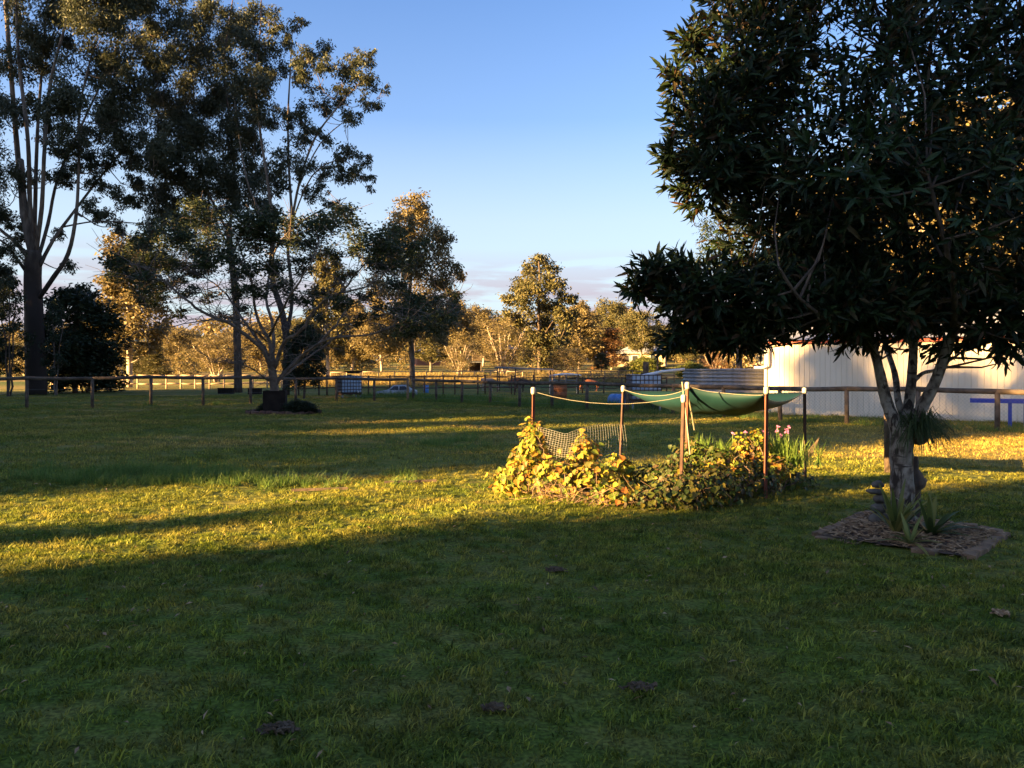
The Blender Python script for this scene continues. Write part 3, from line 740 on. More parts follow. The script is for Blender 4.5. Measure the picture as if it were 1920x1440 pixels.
cl = [(250, 475, 30), (232, 495, 20), (300, 455, 36), (285, 505, 34), (330, 425, 32), (355, 470, 36), (265, 535, 22), (320, 535, 24), (395, 500, 28), (395, 445, 36),
      (440, 425, 34), (480, 455, 30), (430, 480, 24), (500, 420, 34), (545, 420, 34), (590, 430, 34), (560, 460, 26), (630, 415, 34), (665, 440, 34), (620, 470, 26),
      (700, 450, 32), (740, 465, 36), (765, 490, 30), (720, 500, 24), (690, 480, 24), (740, 530, 20), (650, 510, 18), (570, 500, 22), (520, 495, 20), (640, 560, 20),
      (690, 560, 18), (770, 585, 30), (800, 575, 28), (790, 610, 28), (835, 585, 24), (755, 610, 18), (440, 540, 20), (480, 540, 20), (400, 555, 16), (590, 545, 18), (540, 545, 20),
      (460, 580, 14), (240, 520, 26), (215, 485, 20), (300, 490, 30), (345, 500, 28), (275, 450, 24), (395, 480, 26), (450, 510, 22), (350, 545, 20), (420, 595, 14), (270, 570, 14), (370, 400, 30), (680, 600, 14), (255, 505, 28), (300, 560, 20), (215, 512, 16), (815, 600, 26), (775, 560, 24), (710, 590, 18), (850, 560, 15), (340, 590, 14), (600, 590, 14), (560, 560, 18), (480, 500, 24), (520, 530, 20)]
px_clumps(t, d4, cl, 4.5, 1250, 10, 2, leafspread=0.36, flat=0.62, sag=0.02, minr=0.009)
for _ in range(1500):       # bare lacy twigs inside the crown
    p, rr = t.rd.choice(t.nodes)
    a = Vector((t.rd.gauss(0, 1), t.rd.gauss(0, 1), t.rd.gauss(0.4, 0.6))); a.normalize()
    q = p + a * t.rd.uniform(0.4, 1.7); t.mb.tube([p, p.lerp(q, .5) + Vector((t.rd.gauss(0, .1), t.rd.gauss(0, .1), .08)), q], [.014, .011, .006], 3, cap=False)
pb = W(516, 775, d4)
t.finish('spreading_tree', 'wide spreading tree with bare tangled limbs rising from a dark square planter', 'tree', (pb.x, d4, 0), M['bark_poin'], M['leaf_poin'], 0.14, 0.062, 0.25, flat=0.4)

# --- tall golden gum right of the spreading tree
d5 = 74.0
t = Tree(105)
px_limb(t, d5, [(774, 738), (772, 660), (768, 580), (770, 500), (772, 430), (770, 385)], 0.30, 0.06, 8)
px_limb(t, d5, [(770, 640), (800, 590), (830, 550)], 0.10, 0.03); px_limb(t, d5, [(770, 620), (735, 570), (715, 520)], 0.10, 0.03)
cl = [(770, 385, 24), (750, 415, 26), (790, 415, 26), (730, 450, 26), (770, 450, 32), (810, 455, 26), (718, 485, 18), (755, 500, 32), (800, 500, 32), (835, 490, 22), (735, 540, 28),
      (785, 550, 32), (830, 530, 26), (858, 515, 14), (848, 550, 16), (760, 590, 30), (805, 590, 30), (725, 590, 24), (838, 580, 20), (785, 625, 28), (745, 630, 24), (820, 620, 20), (715, 620, 18), (700, 520, 14)]
cl = [(c_[0], c_[1], c_[2] * t.rd.uniform(.9, 1.15)) for c_ in cl] + [(700, 560, 20), (852, 575, 16), (690, 600, 16), (845, 610, 18), (712, 460, 14), (826, 440, 14)]
px_clumps(t, d5, cl, 4.0, 430, 8, 1)
t.finish('gum_tree', 'tall cone-shaped gum with a golden sunlit left side, right of the spreading tree', 'tree', (W(774, 738, d5).x, d5, gz(-9.3, d5)), M['bark_euc'], M['leaf_sunlit'], 0.34, 0.13, 0.8)

# --- broad gum in the middle of the paddock
d6 = 104.0
t = Tree(106)
px_limb(t, d6, [(1012, 725), (1012, 660), (1010, 590), (1012, 520), (1010, 490)], 0.34, 0.08, 8)
px_limb(t, d6, [(1012, 690), (1040, 660), (1062, 610)], 0.16, 0.05); px_limb(t, d6, [(1012, 680), (980, 640), (958, 590)], 0.16, 0.05)
px_limb(t, d6, [(1012, 640), (1045, 590), (1060, 560)], 0.12, 0.04); px_limb(t, d6, [(1011, 620), (985, 570), (970, 540)], 0.12, 0.04)
cl = [(1010, 490, 18), (992, 510, 20), (1028, 505, 18), (972, 535, 20), (1008, 535, 26), (1045, 530, 20), (955, 560, 16), (988, 565, 26), (1030, 565, 26), (1062, 552, 16), (1078, 560, 10),
      (945, 590, 14), (972, 600, 24), (1012, 600, 28), (1050, 595, 22), (1072, 590, 14), (960, 630, 20), (995, 640, 26), (1035, 640, 26), (1060, 630, 18), (980, 668, 18), (1020, 672, 20), (1048, 665, 16)]
px_clumps(t, d6, cl, 4.0, 330, 8)
t.finish('gum_tree', 'broad rounded dark gum standing behind the open horse shelter', 'tree', (W(1012, 715, d6).x, d6, gz(3.6, d6)), M['bark_dark'], M['leaf_olive'], 0.46, 0.20, 0.7)

# --- dark feathery tree behind the round water tank
d7 = 44.0
t = Tree(107)
px_limb(t, d7, [(1386, 748), (1386, 690), (1384, 620), (1380, 540), (1370, 460), (1360, 400)], 0.20, 0.05, 8)
px_limb(t, d7, [(1388, 662), (1420, 660), (1460, 655), (1500, 640)], 0.10, 0.03)
px_limb(t, d7, [(1384, 600), (1350, 560), (1320, 520)], 0.08, 0.03)
cl = [(1365, 400, 30), (1330, 430, 28), (1390, 430, 34), (1350, 470, 34), (1400, 480, 36), (1310, 500, 26), (1360, 520, 34), (1420, 530, 34), (1330, 560, 26), (1390, 575, 30), (1440, 580, 28), (1480, 610, 26), (1350, 610, 22), (1410, 620, 24)]
px_clumps(t, d7, cl, 2.5, 600, 7)
t.finish('feathery_tree', 'dark slender tree rising behind the round corrugated water tank', 'tree', (W(1386, 740, d7).x, d7, 0), M['bark_dark'], M['leaf_dark'], 0.24, 0.06, 0.8)

# --- generic trees: a few grown once in local metres, then copied
def grow(seed, H, th, crown_r, prof, nc, per, leaf, droop, stems=1, lean=0.0, leafspread=0.3, rfac=0.34, tr=0.017):
    """H height, th height of the first leaves, prof(f) crown radius share at crown height f."""
    t = Tree(seed); rd = t.rd
    if stems == 1:
        t.limb([Vector((0, 0, -0.3)), Vector((rd.gauss(0, .02) * H, rd.gauss(0, .02) * H, H * .4)), Vector((rd.gauss(0, .03) * H, rd.gauss(0, .03) * H, H * .75)), Vector((0, 0, H * .95))], tr * H, .006 * H, 7)
    else:
        for k in range(stems):
            a = 2 * math.pi * k / stems + rd.uniform(-.4, .4); q = crown_r * rd.uniform(.35, .8)
            t.limb([Vector((0.02 * H * math.cos(a), 0.02 * H * math.sin(a), -0.2)), Vector((q * .35 * math.cos(a), q * .35 * math.sin(a), H * .3)), Vector((q * math.cos(a), q * math.sin(a), H * rd.uniform(.7, .92)))], tr * H * .6, .005 * H, 5, 4, .06)
    for k in range(nc):
        f = (k + rd.random()) / nc
        rr = crown_r * prof(f); a = k * 2.39996 + rd.uniform(-.5, .5); q = rr * math.sqrt(rd.uniform(0.15, 1.0)) * 0.9
        cr_ = crown_r * rfac * rd.uniform(.7, 1.25)
        t.clump(Vector((q * math.cos(a), q * math.sin(a), th + (H - th) * f)), cr_, per, 5, leafspread=leafspread, sides=4, minr=0.0016 * H)
    C = np.concatenate(t.C); V, Q = leaves(C, leaf[0], leaf[1], droop, t.r)
    b = t.mb.mesh('trunk'); b.polygons.foreach_set('use_smooth', [True] * len(b.polygons))
    return b, np_mesh('crown', V, Q), (V, Q)

def round_(f): return math.sin(math.pi * min(max(0.12 + 0.80 * f, 0), 1)) ** 0.6
def oval(f): return (1 - abs(2 * f - 0.75) ** 1.6 * 0.55) if f < .9 else 0.4
def cone(f): return 1.02 - 0.92 * f
def dome(f): return math.sqrt(max(1 - f * f, 0.02))
def fan(f): return 0.35 + 0.65 * math.sin(math.pi * min(f * 0.8 + 0.1, 1))
KIND = {
    'gum': grow(201, 12, 3.4, 4.0, round_, 44, 330, (0.42, 0.17), 0.8),
    'gum2': grow(202, 12, 2.6, 3.4, oval, 44, 330, (0.42, 0.17), 0.8),
    'gum3': grow(203, 12, 4.2, 4.4, round_, 40, 330, (0.42, 0.17), 0.8, leafspread=0.26),
    'tall': grow(204, 12, 3.0, 2.4, oval, 38, 300, (0.36, 0.14), 0.8),
    'brush': grow(205, 8, 2.0, 2.6, fan, 34, 170, (0.24, 0.09), 0.4, stems=9, tr=0.016),
    'brush2': grow(206, 8, 2.6, 2.9, fan, 36, 190, (0.26, 0.10), 0.4, stems=7, tr=0.02),
    'cone': grow(207, 9, 0.8, 2.3, cone, 40, 260, (0.28, 0.10), 0.3),
    'bush': grow(208, 4, 0.4, 2.3, dome, 34, 300, (0.26, 0.14), 0.2, stems=5),
    'sapling': grow(209, 6, 1.6, 1.1, oval, 16, 160, (0.22, 0.07), 0.7, stems=3, tr=0.02),
}
def put(kind, px, d, top, width, leafm, label, name='tree', bark='bark_euc', base=None, rz=None, group=None, cat='tree', xy=None, H=None, Wm=None):
    """A copy of a grown tree whose top reaches photo row TOP and whose crown is WIDTH pixels across, at depth d."""
    if xy is None: x, y = (px - CX) / F_PX * d, d
    else: x, y = xy
    z = gz(x, y); b, c, _ = KIND[kind]
    LV = KIND[kind][2][0]; h0 = LV[:, 2].max(); w0 = 2 * np.percentile(np.abs(LV[:, 0]), 96)
    if H is None: H = EYE - (top - HY) / F_PX * d - z; Wm = width / F_PX * d
    o = thing(name, label, cat, (x, y, z), group, rz if rz is not None else random.uniform(0, 6.28))
    o.scale = (Wm / w0, Wm / w0, H / h0)
    for nm, me, m in (('trunk', b, M[bark]), ('crown', c, M[leafm])):
        q = link(nm, me, m, o)
        q.material_slots[0].link = 'OBJECT'; q.material_slots[0].material = m
    return o

# ------------------------------------------------------------------ the trees of the paddocks and beyond
for a in [
    # kind, px, depth, top row, width px, leaf, label, bark
    ('tall', 243, 72, 432, 112, 'leaf_sunlit', 'slender gum with gold-lit leaves and a sunlit pinkish trunk at the far left paddock', 'bark_pale'),
    ('gum', 338, 150, 612, 74, 'leaf_sunlit', 'pale golden rounded tree on the skyline left of the straight dark trunk', 'bark_pale'),
    ('brush2', 408, 92, 622, 92, 'leaf_sunlit', 'twiggy fan-shaped tree with bare pale branches beside the straight dark trunk', 'bark_pale'),
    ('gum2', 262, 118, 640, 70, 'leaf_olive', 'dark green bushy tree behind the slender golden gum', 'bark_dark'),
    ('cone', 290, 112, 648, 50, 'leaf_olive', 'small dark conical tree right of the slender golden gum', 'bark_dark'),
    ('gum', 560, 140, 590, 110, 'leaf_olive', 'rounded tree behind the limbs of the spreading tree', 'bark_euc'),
    ('gum2', 660, 128, 560, 96, 'leaf_sunlit', 'golden tree behind the white caged tank, left of the tall cone-shaped gum', 'bark_pale'),
    ('gum3', 716, 118, 585, 100, 'leaf_sunlit', 'low golden tree below the tall cone-shaped gum', 'bark_pale'),
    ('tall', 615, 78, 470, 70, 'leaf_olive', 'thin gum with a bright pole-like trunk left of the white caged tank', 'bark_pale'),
    ('gum2', 852, 150, 560, 80, 'leaf_sunlit', 'golden-green tree right of the tall cone-shaped gum', 'bark_euc'),
    ('gum', 906, 160, 568, 84, 'leaf_sunlit', 'orange-lit tree between the cone-shaped gum and the broad rounded gum', 'bark_pale'),
    ('brush', 862, 92, 634, 62, 'leaf_sunlit', 'twiggy fan-shaped shrub with bare stems near the little farm shed', 'bark_pale'),
    ('brush', 944, 96, 592, 90, 'leaf_sunlit', 'tall bundle of glowing bare stems beside the horse shelter', 'bark_pale'),
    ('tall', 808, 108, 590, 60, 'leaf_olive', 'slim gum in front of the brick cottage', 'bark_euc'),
    ('brush2', 1068, 98, 648, 62, 'leaf_sunlit', 'bare pinkish branching shrub right of the horse shelter', 'bark_pale'),
    ('gum2', 1085, 128, 562, 84, 'leaf_sunlit', 'golden gum with pale forked trunks right of the broad rounded gum', 'bark_pale'),
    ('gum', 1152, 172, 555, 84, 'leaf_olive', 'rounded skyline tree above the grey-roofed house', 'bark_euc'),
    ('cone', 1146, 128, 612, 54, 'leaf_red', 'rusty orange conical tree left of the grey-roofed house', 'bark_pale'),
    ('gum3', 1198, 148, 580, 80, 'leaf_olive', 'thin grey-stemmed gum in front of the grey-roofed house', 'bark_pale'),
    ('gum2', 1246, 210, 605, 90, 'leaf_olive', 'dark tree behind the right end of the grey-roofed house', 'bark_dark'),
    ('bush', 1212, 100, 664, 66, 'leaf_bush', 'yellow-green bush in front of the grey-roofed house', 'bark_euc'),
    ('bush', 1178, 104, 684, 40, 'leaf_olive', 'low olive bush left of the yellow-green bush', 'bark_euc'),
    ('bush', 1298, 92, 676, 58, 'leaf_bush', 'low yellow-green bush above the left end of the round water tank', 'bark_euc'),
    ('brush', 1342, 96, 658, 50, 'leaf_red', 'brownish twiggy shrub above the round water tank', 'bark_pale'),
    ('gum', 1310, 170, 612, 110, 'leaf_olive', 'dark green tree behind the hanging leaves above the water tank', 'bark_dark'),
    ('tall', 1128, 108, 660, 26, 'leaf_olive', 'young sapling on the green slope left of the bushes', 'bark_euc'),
    ('gum3', 1790, 62, 190, 430, 'leaf_sunlit', 'large golden gum behind the cream shed, seen through the dark crown', 'bark_pale'),
    ('gum2', 1560, 78, 330, 230, 'leaf_sunlit', 'second golden gum behind the cream shed, nearer its left end', 'bark_pale'),
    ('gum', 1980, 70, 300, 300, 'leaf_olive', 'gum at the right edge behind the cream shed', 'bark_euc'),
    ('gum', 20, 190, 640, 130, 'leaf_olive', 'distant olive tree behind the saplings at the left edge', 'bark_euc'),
    ('gum3', 165, 170, 610, 110, 'leaf_sunlit', 'distant golden tree behind the dark bushy tree', 'bark_pale'),
    ('gum', 490, 170, 600, 90, 'leaf_sunlit', 'distant golden tree right of the straight dark trunk', 'bark_pale'),
]:
    k, px, d, top, wid, lm, lab, bk = a
    nm = {'gum': 'gum_tree', 'gum2': 'gum_tree', 'gum3': 'gum_tree', 'tall': 'gum_tree', 'brush': 'twiggy_shrub', 'brush2': 'twiggy_tree', 'cone': 'conical_tree', 'bush': 'bush'}[k]
    put(k, px, d, top, wid, lm, lab, nm, bk, cat='shrub' if k in ('brush', 'bush') else 'tree')

# dark understorey under the big gum
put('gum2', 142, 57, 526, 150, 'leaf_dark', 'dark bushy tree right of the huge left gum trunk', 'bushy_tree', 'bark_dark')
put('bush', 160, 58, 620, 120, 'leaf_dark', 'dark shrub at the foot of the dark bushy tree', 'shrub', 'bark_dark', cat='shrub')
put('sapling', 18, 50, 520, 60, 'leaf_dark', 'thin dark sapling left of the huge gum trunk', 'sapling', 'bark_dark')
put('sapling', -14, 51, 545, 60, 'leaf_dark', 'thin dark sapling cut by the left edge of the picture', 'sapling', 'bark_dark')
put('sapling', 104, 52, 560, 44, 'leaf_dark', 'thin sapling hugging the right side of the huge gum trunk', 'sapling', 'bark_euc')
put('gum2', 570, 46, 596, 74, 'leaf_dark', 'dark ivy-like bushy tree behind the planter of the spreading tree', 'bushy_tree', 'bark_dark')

# far woodland that reads as one mass (stuff): many small trees in one mesh
def wood():
    Vs, Qs, n = [], [], 0
    r = np.random.default_rng(55)
    names = ['gum', 'gum2', 'bush', 'gum3', 'tall', 'bush']
    for i in range(430):
        d = r.uniform(215, 330) if i < 260 else r.uniform(125, 215)
        px = r.uniform(-250, 2200)
        if i >= 260 and (770 < px < 1000 or 1080 < px < 1280): continue
        x = (px - CX) / F_PX * d
        V, Q = KIND[names[i % 6]][2]
        k = r.permutation(len(Q))[:760]
        v = V.reshape(-1, 4, 3)[k]
        c = v.mean(1, keepdims=True); v = c + (v - c) * 2.0
        sc = r.uniform(0.9, 1.7) if i < 260 else r.uniform(0.4, 0.85); a = r.uniform(0, 6.28); ca, sa = math.cos(a), math.sin(a)
        v = v.reshape(-1, 3) * np.array([sc * 1.25, sc * 1.25, sc * 0.92])
        v = np.stack([v[:, 0] * ca - v[:, 1] * sa + x, v[:, 0] * sa + v[:, 1] * ca + d, v[:, 2] * (1.7 if names[i % 6] == 'bush' else 1.0) - (0.3 if names[i % 6] == 'bush' else 2.5) + gz(x, d)], -1)
        Vs.append(v); Qs.append(np.arange(len(v)).reshape(-1, 4) + n); n += len(v)
    return np_mesh('woodland', np.concatenate(Vs), np.concatenate(Qs))
wo = stuff(link('woodland', wood(), M['leaf_wood'])); wo['label'] = 'far wooded skyline behind the paddocks'; wo['category'] = 'woodland'

# unseen trees and house added on the sunward side to shade the yard
def ST(s, t):     # along the light, across the light -> ground point
    ca, sa = math.cos(R(SUN_AZ)), math.sin(R(SUN_AZ)); return (s * ca - t * sa, s * sa + t * ca)
off = [  # kind, s, t, height, width, leaf
    ('gum', -34, -2, 18, 9, 'leaf_dark'), ('gum2', -31, 3.2, 19, 7, 'leaf_dark'), ('gum', -44, 1, 23, 10, 'leaf_dark'), ('gum2', -26, 4.3, 17, 6.6, 'leaf_dark'),
    ('cone', -20, 10.0, 5.1, 1.5, 'leaf_dark'), ('sapling', -15, 6.4, 7.5, 3.4, 'leaf_dark'), ('sapling', -18, 7.4, 6.5, 2.4, 'leaf_dark'), ('brush', -22, 6.2, 9, 4.0, 'leaf_dark'), ('gum2', -50, 27, 23, 7.5, 'leaf_dark'),
    ('bush', -26, 17, 7.0, 7.5, 'leaf_dark'), ('bush', -31, 20.8, 9, 7.4, 'leaf_dark'), ('bush', -38, 15.5, 8.0, 6, 'leaf_dark'),
    ('bush', -36, 29.2, 11, 9.2, 'leaf_dark'), ('gum2', -44, 33, 19, 9, 'leaf_euc'), ('bush', -42, 36.5, 11, 8, 'leaf_dark'),
    ('gum', -60, 31, 22, 10, 'leaf_euc'), ('gum2', -62, 41, 25, 11, 'leaf_euc'), ('bush', -50, 43, 13, 10, 'leaf_dark'),
    ('gum', -42, 50, 34, 14, 'leaf_euc'), ('bush', -52, 51, 14, 11, 'leaf_dark'), ('gum2', -44, 59, 36, 13, 'leaf_euc'), ('bush', -58, 60, 15, 11, 'leaf_dark'), ('gum', -48, 66, 34, 12, 'leaf_euc'),
    ('gum2', -47, 15.5, 19, 6.5, 'leaf_dark'), ('gum3', -52, 20.5, 21, 8, 'leaf_dark'),
]
for i, (k, s_, t_, h, w, lm) in enumerate(off):
    x, y = ST(s_, t_)
    put(k, 0, 0, 0, 0, lm, 'unseen tree added left of the view to cast shadow across the yard', 'shade_tree', 'bark_dark', xy=(x, y), H=h, Wm=w, group='unseen trees added for shadow')

def house(name, label, origin, rz, Lx, Ly, eave, ridge, wall, roof, windows, over=0.5):
    o = thing(name, label, 'house', origin, rz=rz)
    m = MB(); m.box((0, 0, eave / 2), (Lx, Ly, eave)); m.build('wall', wall, o)
    m = MB(); x, y = Lx / 2 + over, Ly / 2 + over; rx = max(x - y, 0.4)
    z0 = eave - 0.05
    P = [(-x, -y, z0), (x, -y, z0), (x, y, z0), (-x, y, z0), (-rx, 0, ridge), (rx, 0, ridge)]
    B = [(p[0], p[1], z0 - 0.15) for p in P[:4]]
    m.add(P + B, [(0, 1, 5, 4), (1, 2, 5), (2, 3, 4, 5), (3, 0, 4), (6, 7, 1, 0), (7, 8, 2, 1), (8, 9, 3, 2), (9, 6, 0, 3), (9, 8, 7, 6)])
    m.build('roof', roof, o)
    for (wx, wy, wz, ww, wh, face) in windows:
        m = MB(); g = MB()
        if face == 'f':
            m.box((wx, -Ly / 2 - 0.02, wz), (ww + 0.14, 0.06, wh + 0.14)); g.box((wx, -Ly / 2 - 0.045, wz), (ww, 0.04, wh))
        else:
            m.box((-Lx / 2 - 0.02, wy, wz), (0.06, ww + 0.14, wh + 0.14)); g.box((-Lx / 2 - 0.045, wy, wz), (0.04, ww, wh))
        f = m.build('window', M['white'], o); g.build('pane', M['glass'], f)
    return o
hx, hy = ST(-19, -4.4)  # unseen house added to throw the foreground into shade
house('house', 'unseen cream house with a hipped roof added at the left to shade the foreground', (hx, hy, 0), R(SUN_AZ), 11, 18.5, 6.3, 8.8, M['cottage_wall'], M['roofgrey'],
      [(-3, 0, 1.5, 1.4, 1.2, 'f'), (3, 0, 1.5, 1.4, 1.2, 'f')])

# ------------------------------------------------------------------ the big dark tree on the right (long leaves in whorls)
d8 = 8.9
t = Tree(301)
TB = W(1692, 988, d8); TB.z = 0
px_limb(t, d8, [(1694, 1000), (1694, 975), (1693, 930), (1691, 880), (1690, 830), (1692, 800)], 0.128, 0.118, 12)
px_limb(t, d8, [(1688, 825), (1674, 785, 0), (1660, 745, .1), (1650, 700, .1), (1636, 650, .2), (1600, 560, .4), (1540, 440, .6), (1470, 300, .8)], 0.078, 0.025, 10)
px_limb(t, d8, [(1694, 815), (1703, 765, .15), (1710, 700, .25), (1713, 600, .4), (1700, 450, .5), (1680, 280, .5), (1670, 100, .4)], 0.066, 0.025, 9)
px_limb(t, d8, [(1698, 815), (1728, 765, -.05), (1758, 705, -.1), (1785, 630, -.2), (1830, 520, -.4), (1880, 380, -.5), (1920, 220, -.6)], 0.074, 0.025, 10)
px_limb(t, d8, [(1698, 790, .1), (1684, 750, .3), (1678, 700, .6), (1660, 640, 1.0), (1640, 520, 1.5), (1600, 360, 1.8)], 0.045, 0.02, 7)
px_limb(t, d8, [(1708, 720, .25), (1730, 700, .5), (1760, 690, .9), (1830, 640, 1.3)], 0.03, 0.015, 6)
tw_nodes = t.nodes; stems_mb = t.mb; t.mb = MB()      # from here on: inner branches, crown shade put in as dark bark
px_limb(t, d8, [(1620, 600, .3), (1540, 570, 0), (1440, 540, -.2), (1330, 540, -.4), (1240, 530, -.5)], 0.045, 0.012, 7)
px_limb(t, d8, [(1570, 500, .5), (1480, 430, .3), (1400, 340, .1), (1320, 270, 0)], 0.045, 0.012, 7)
px_limb(t, d8, [(1620, 600, .3), (1560, 600, -.8), (1500, 560, -1.2), (1460, 500, -1.4)], 0.035, 0.012, 6)
px_limb(t, d8, [(1785, 630, -.2), (1790, 560, -1.0), (1770, 450, -1.6), (1740, 330, -1.8)], 0.04, 0.014, 6)
px_limb(t, d8, [(1800, 590, -.2), (1880, 560, -.6), (1980, 540, -.6), (2080, 520, -.4)], 0.04, 0.014, 6)
px_limb(t, d8, [(1520, 400, .6), (1440, 220, .4), (1400, 80, .3)], 0.035, 0.012, 6)
EL = [  # px, py, rx, ry (photo px), depth radius m, depth offset, share
    (1640, 190, 330, 300, 2.0, 0.3, 5.0), (1880, 250, 330, 330, 2.2, 0.2, 4.2), (1345, 250, 100, 140, 1.0, 0.0, 1.3), (1400, 130, 120, 130, 1.1, 0.2, 1.2), (1330, 330, 80, 70, .8, 0, .6),
    (1310, 545, 95, 75, .8, -.4, 0.8), (1225, 515, 50, 36, .35, -.5, .22), (1262, 150, 26, 50, .3, 0, .12), (1300, 75, 34, 40, .3, .1, .14), (1252, 300, 24, 40, .3, 0, .1), (1190, 540, 34, 24, .25, -.5, .08), (1270, 640, 40, 26, .3, -.2, .1), (1420, 560, 120, 85, 1.0, -.2, 1.2), (1540, 560, 130, 85, 1.1, -.3, 1.3), (1620, 590, 110, 66, 1.2, -.2, .9),
    (1850, 590, 190, 90, 1.4, 0.0, 1.7), (1720, 540, 150, 90, 1.3, .2, 1.0), (1480, 430, 150, 110, 1.3, .2, 1.3), (1380, 630, 70, 36, .6, -.2, .35), (1310, 620, 60, 34, .5, -.2, .3),
    (1450, -60, 160, 130, 1.6, .2, 1.2), (1650, -160, 220, 170, 1.8, .2, 1.4), (1900, -120, 260, 180, 1.8, .2, 1.4), (2050, 450, 200, 240, 1.8, 0, 1.4), (1560, 330, 160, 150, 1.5, -.8, 1.2), (1770, 400, 180, 170, 1.5, -1.0, 1.3)]
tot = sum(e_[6] for e_ in EL); WH = []
rr_ = np.random.default_rng(302)
for (px, py, rx, ry, rd_, od, sh) in EL:
    n = int(5300 * sh / tot)
    v = rr_.normal(0, 1, (n, 3)); v[:, 1] -= .25; v /= np.linalg.norm(v, axis=1)[:, None]
    q = rr_.uniform(0.30, 1.0, n) ** 0.5
    c = W(px, py, d8 + od)
    dd = (d8 + od) / F_PX
    P = np.stack([c.x + v[:, 0] * q * rx * dd, c.y + v[:, 1] * q * rd_, c.z + v[:, 2] * q * ry * dd], -1)
    N = np.stack([v[:, 0], v[:, 1], v[:, 2] * 0.8 + 0.25], -1)
    WH.append(np.concatenate([P, N], 1))
WH = np.concatenate(WH)
tgt = WH[rr_.permutation(len(WH))[:420], :3]
for p in tgt:                    # twigs that carry the whorls
    c = Vector(p); a, ra = t.attach(c)
    md = a.lerp(c, .55) + Vector((t.rd.gauss(0, .06), t.rd.gauss(0, .06), -0.05)) * (c - a).length
    t.mb.tube([a, md, c], [min(.018, ra), .010, .005], 4, cap=False)
def lance(C, D, N, L, Wd):
    """Long leaves folded a little along the midrib: base, two mids, tip each side."""
    D = D / np.linalg.norm(D, axis=1)[:, None]
    S = np.cross(D, N); S /= np.linalg.norm(S, axis=1)[:, None] + 1e-9
    U = np.cross(S, D); L = L[:, None]; Wd = Wd[:, None]
    m1 = C + D * L * .35; m2 = C + D * L * .72 - U * L * .05; tip = C + D * L - U * L * .16
    V = np.stack([C, m1 + S * Wd * .5 + U * Wd * .16, m2 + S * Wd * .36 + U * Wd * .1, tip, m2 - S * Wd * .36 + U * Wd * .1, m1 - S * Wd * .5 + U * Wd * .16, m1, m2], 1)
    return V
LF = [(0, 1, 6), (6, 1, 2, 7), (7, 2, 3), (0, 6, 5), (6, 7, 4, 5), (7, 3, 4)]
LC, LD, LN, LL, LW_ = [], [], [], [], []
for w in WH:
    k = int(rr_.integers(7, 15)); ax = w[3:6] / np.linalg.norm(w[3:6]); ph = rr_.uniform(0, 6.28)
    u = np.cross(ax, [0.3, 0.5, 0.81]); u /= np.linalg.norm(u); v = np.cross(ax, u)
    a = ph + np.arange(k) * 2.4; sp = rr_.uniform(0.2, 1.35, k) * np.linspace(1.15, .55, k)
    dirs = ax[None] * np.cos(sp)[:, None] + (u[None] * np.cos(a)[:, None] + v[None] * np.sin(a)[:, None]) * np.sin(sp)[:, None]
    dirs += rr_.normal(0, .2, (k, 3)); dirs[:, 2] -= 0.12
    LC.append(w[None, :3] + ax[None] * np.linspace(-0.20, 0.03, k)[:, None] + rr_.normal(0, .012, (k, 3))); LD.append(dirs); LN.append(np.tile(ax, (k, 1)) + rr_.normal(0, .25, (k, 3)))
    LL.append(rr_.uniform(.09, .20, k)); LW_.append(rr_.uniform(.027, .049, k))
LC, LD, LN, LL, LW_ = map(np.concatenate, (LC, LD, LN, LL, LW_))
mango = thing('leafy_tree', 'large dark-crowned tree with long leaves and pale forked trunk in the mulch bed', 'tree', TB)
me = stems_mb.mesh('trunk'); me.transform(mat_translate(-TB)); link('trunk', me, M['bark_mango'], mango, True)
me = t.mb.mesh('branches'); me.transform(mat_translate(-TB)); link('branches', me, M['bark_dark'], mango, True)
# the 300 leaves nearest the viewer are objects of their own, the rest is one mass
cost = np.linalg.norm(LC - np.array([0, 0, EYE]), axis=1) + 100 * ((LC[:, 0] / LC[:, 1] > 0.66) | (LC[:, 2] > 1.8 + 0.47 * LC[:, 1]))
order = np.argsort(cost); own, rest = order[:300], order[300:]
Vm = lance(LC[rest], LD[rest], LN[rest], LL[rest], LW_[rest]).reshape(-1, 3) - np.array(tuple(TB))
n = len(rest); b8 = (8 * np.arange(n))[:, None]
F3 = np.concatenate([b8 + np.array([f]) for f in LF if len(f) == 3]); F4 = np.concatenate([b8 + np.array([f]) for f in LF if len(f) == 4])
mc = bpy.data.meshes.new('crown')
mc.from_pydata(Vm.tolist(), [], F3.tolist() + F4.tolist()); mc.update()
co = stuff(link('crown', mc, M['leaf_mango'], mango))
def unit_leaf(name):
    V = lance(np.zeros((1, 3)), np.array([[0, 0, 1.0]]), np.array([[0, 1.0, 0]]), np.array([1.0]), np.array([0.24]))[0]
    me = bpy.data.meshes.new(name); me.from_pydata(V.tolist(), [], LF); me.update(); return me
from mathutils import Matrix
def objleafmat(name, cols, trans, rough):
    """Like leafmat, but one colour per object."""
    m = leafmat(name, cols, trans, rough)
    n, l = m.node_tree.nodes, m.node_tree.links
    oi = n.new('ShaderNodeObjectInfo')
    for nd in n:
        if nd.type == 'VALTORGB': l.new(oi.outputs['Random'], nd.inputs['Fac'])
    return m
M['leaf_mango_one'] = objleafmat('mango_leaf_single', [(0.012, 0.026, 0.010), (0.020, 0.042, 0.014), (0.032, 0.060, 0.018), (0.016, 0.032, 0.012)], 0.2, 0.45)
ul = unit_leaf('leaf'); ul.materials.append(M['leaf_mango_one'])
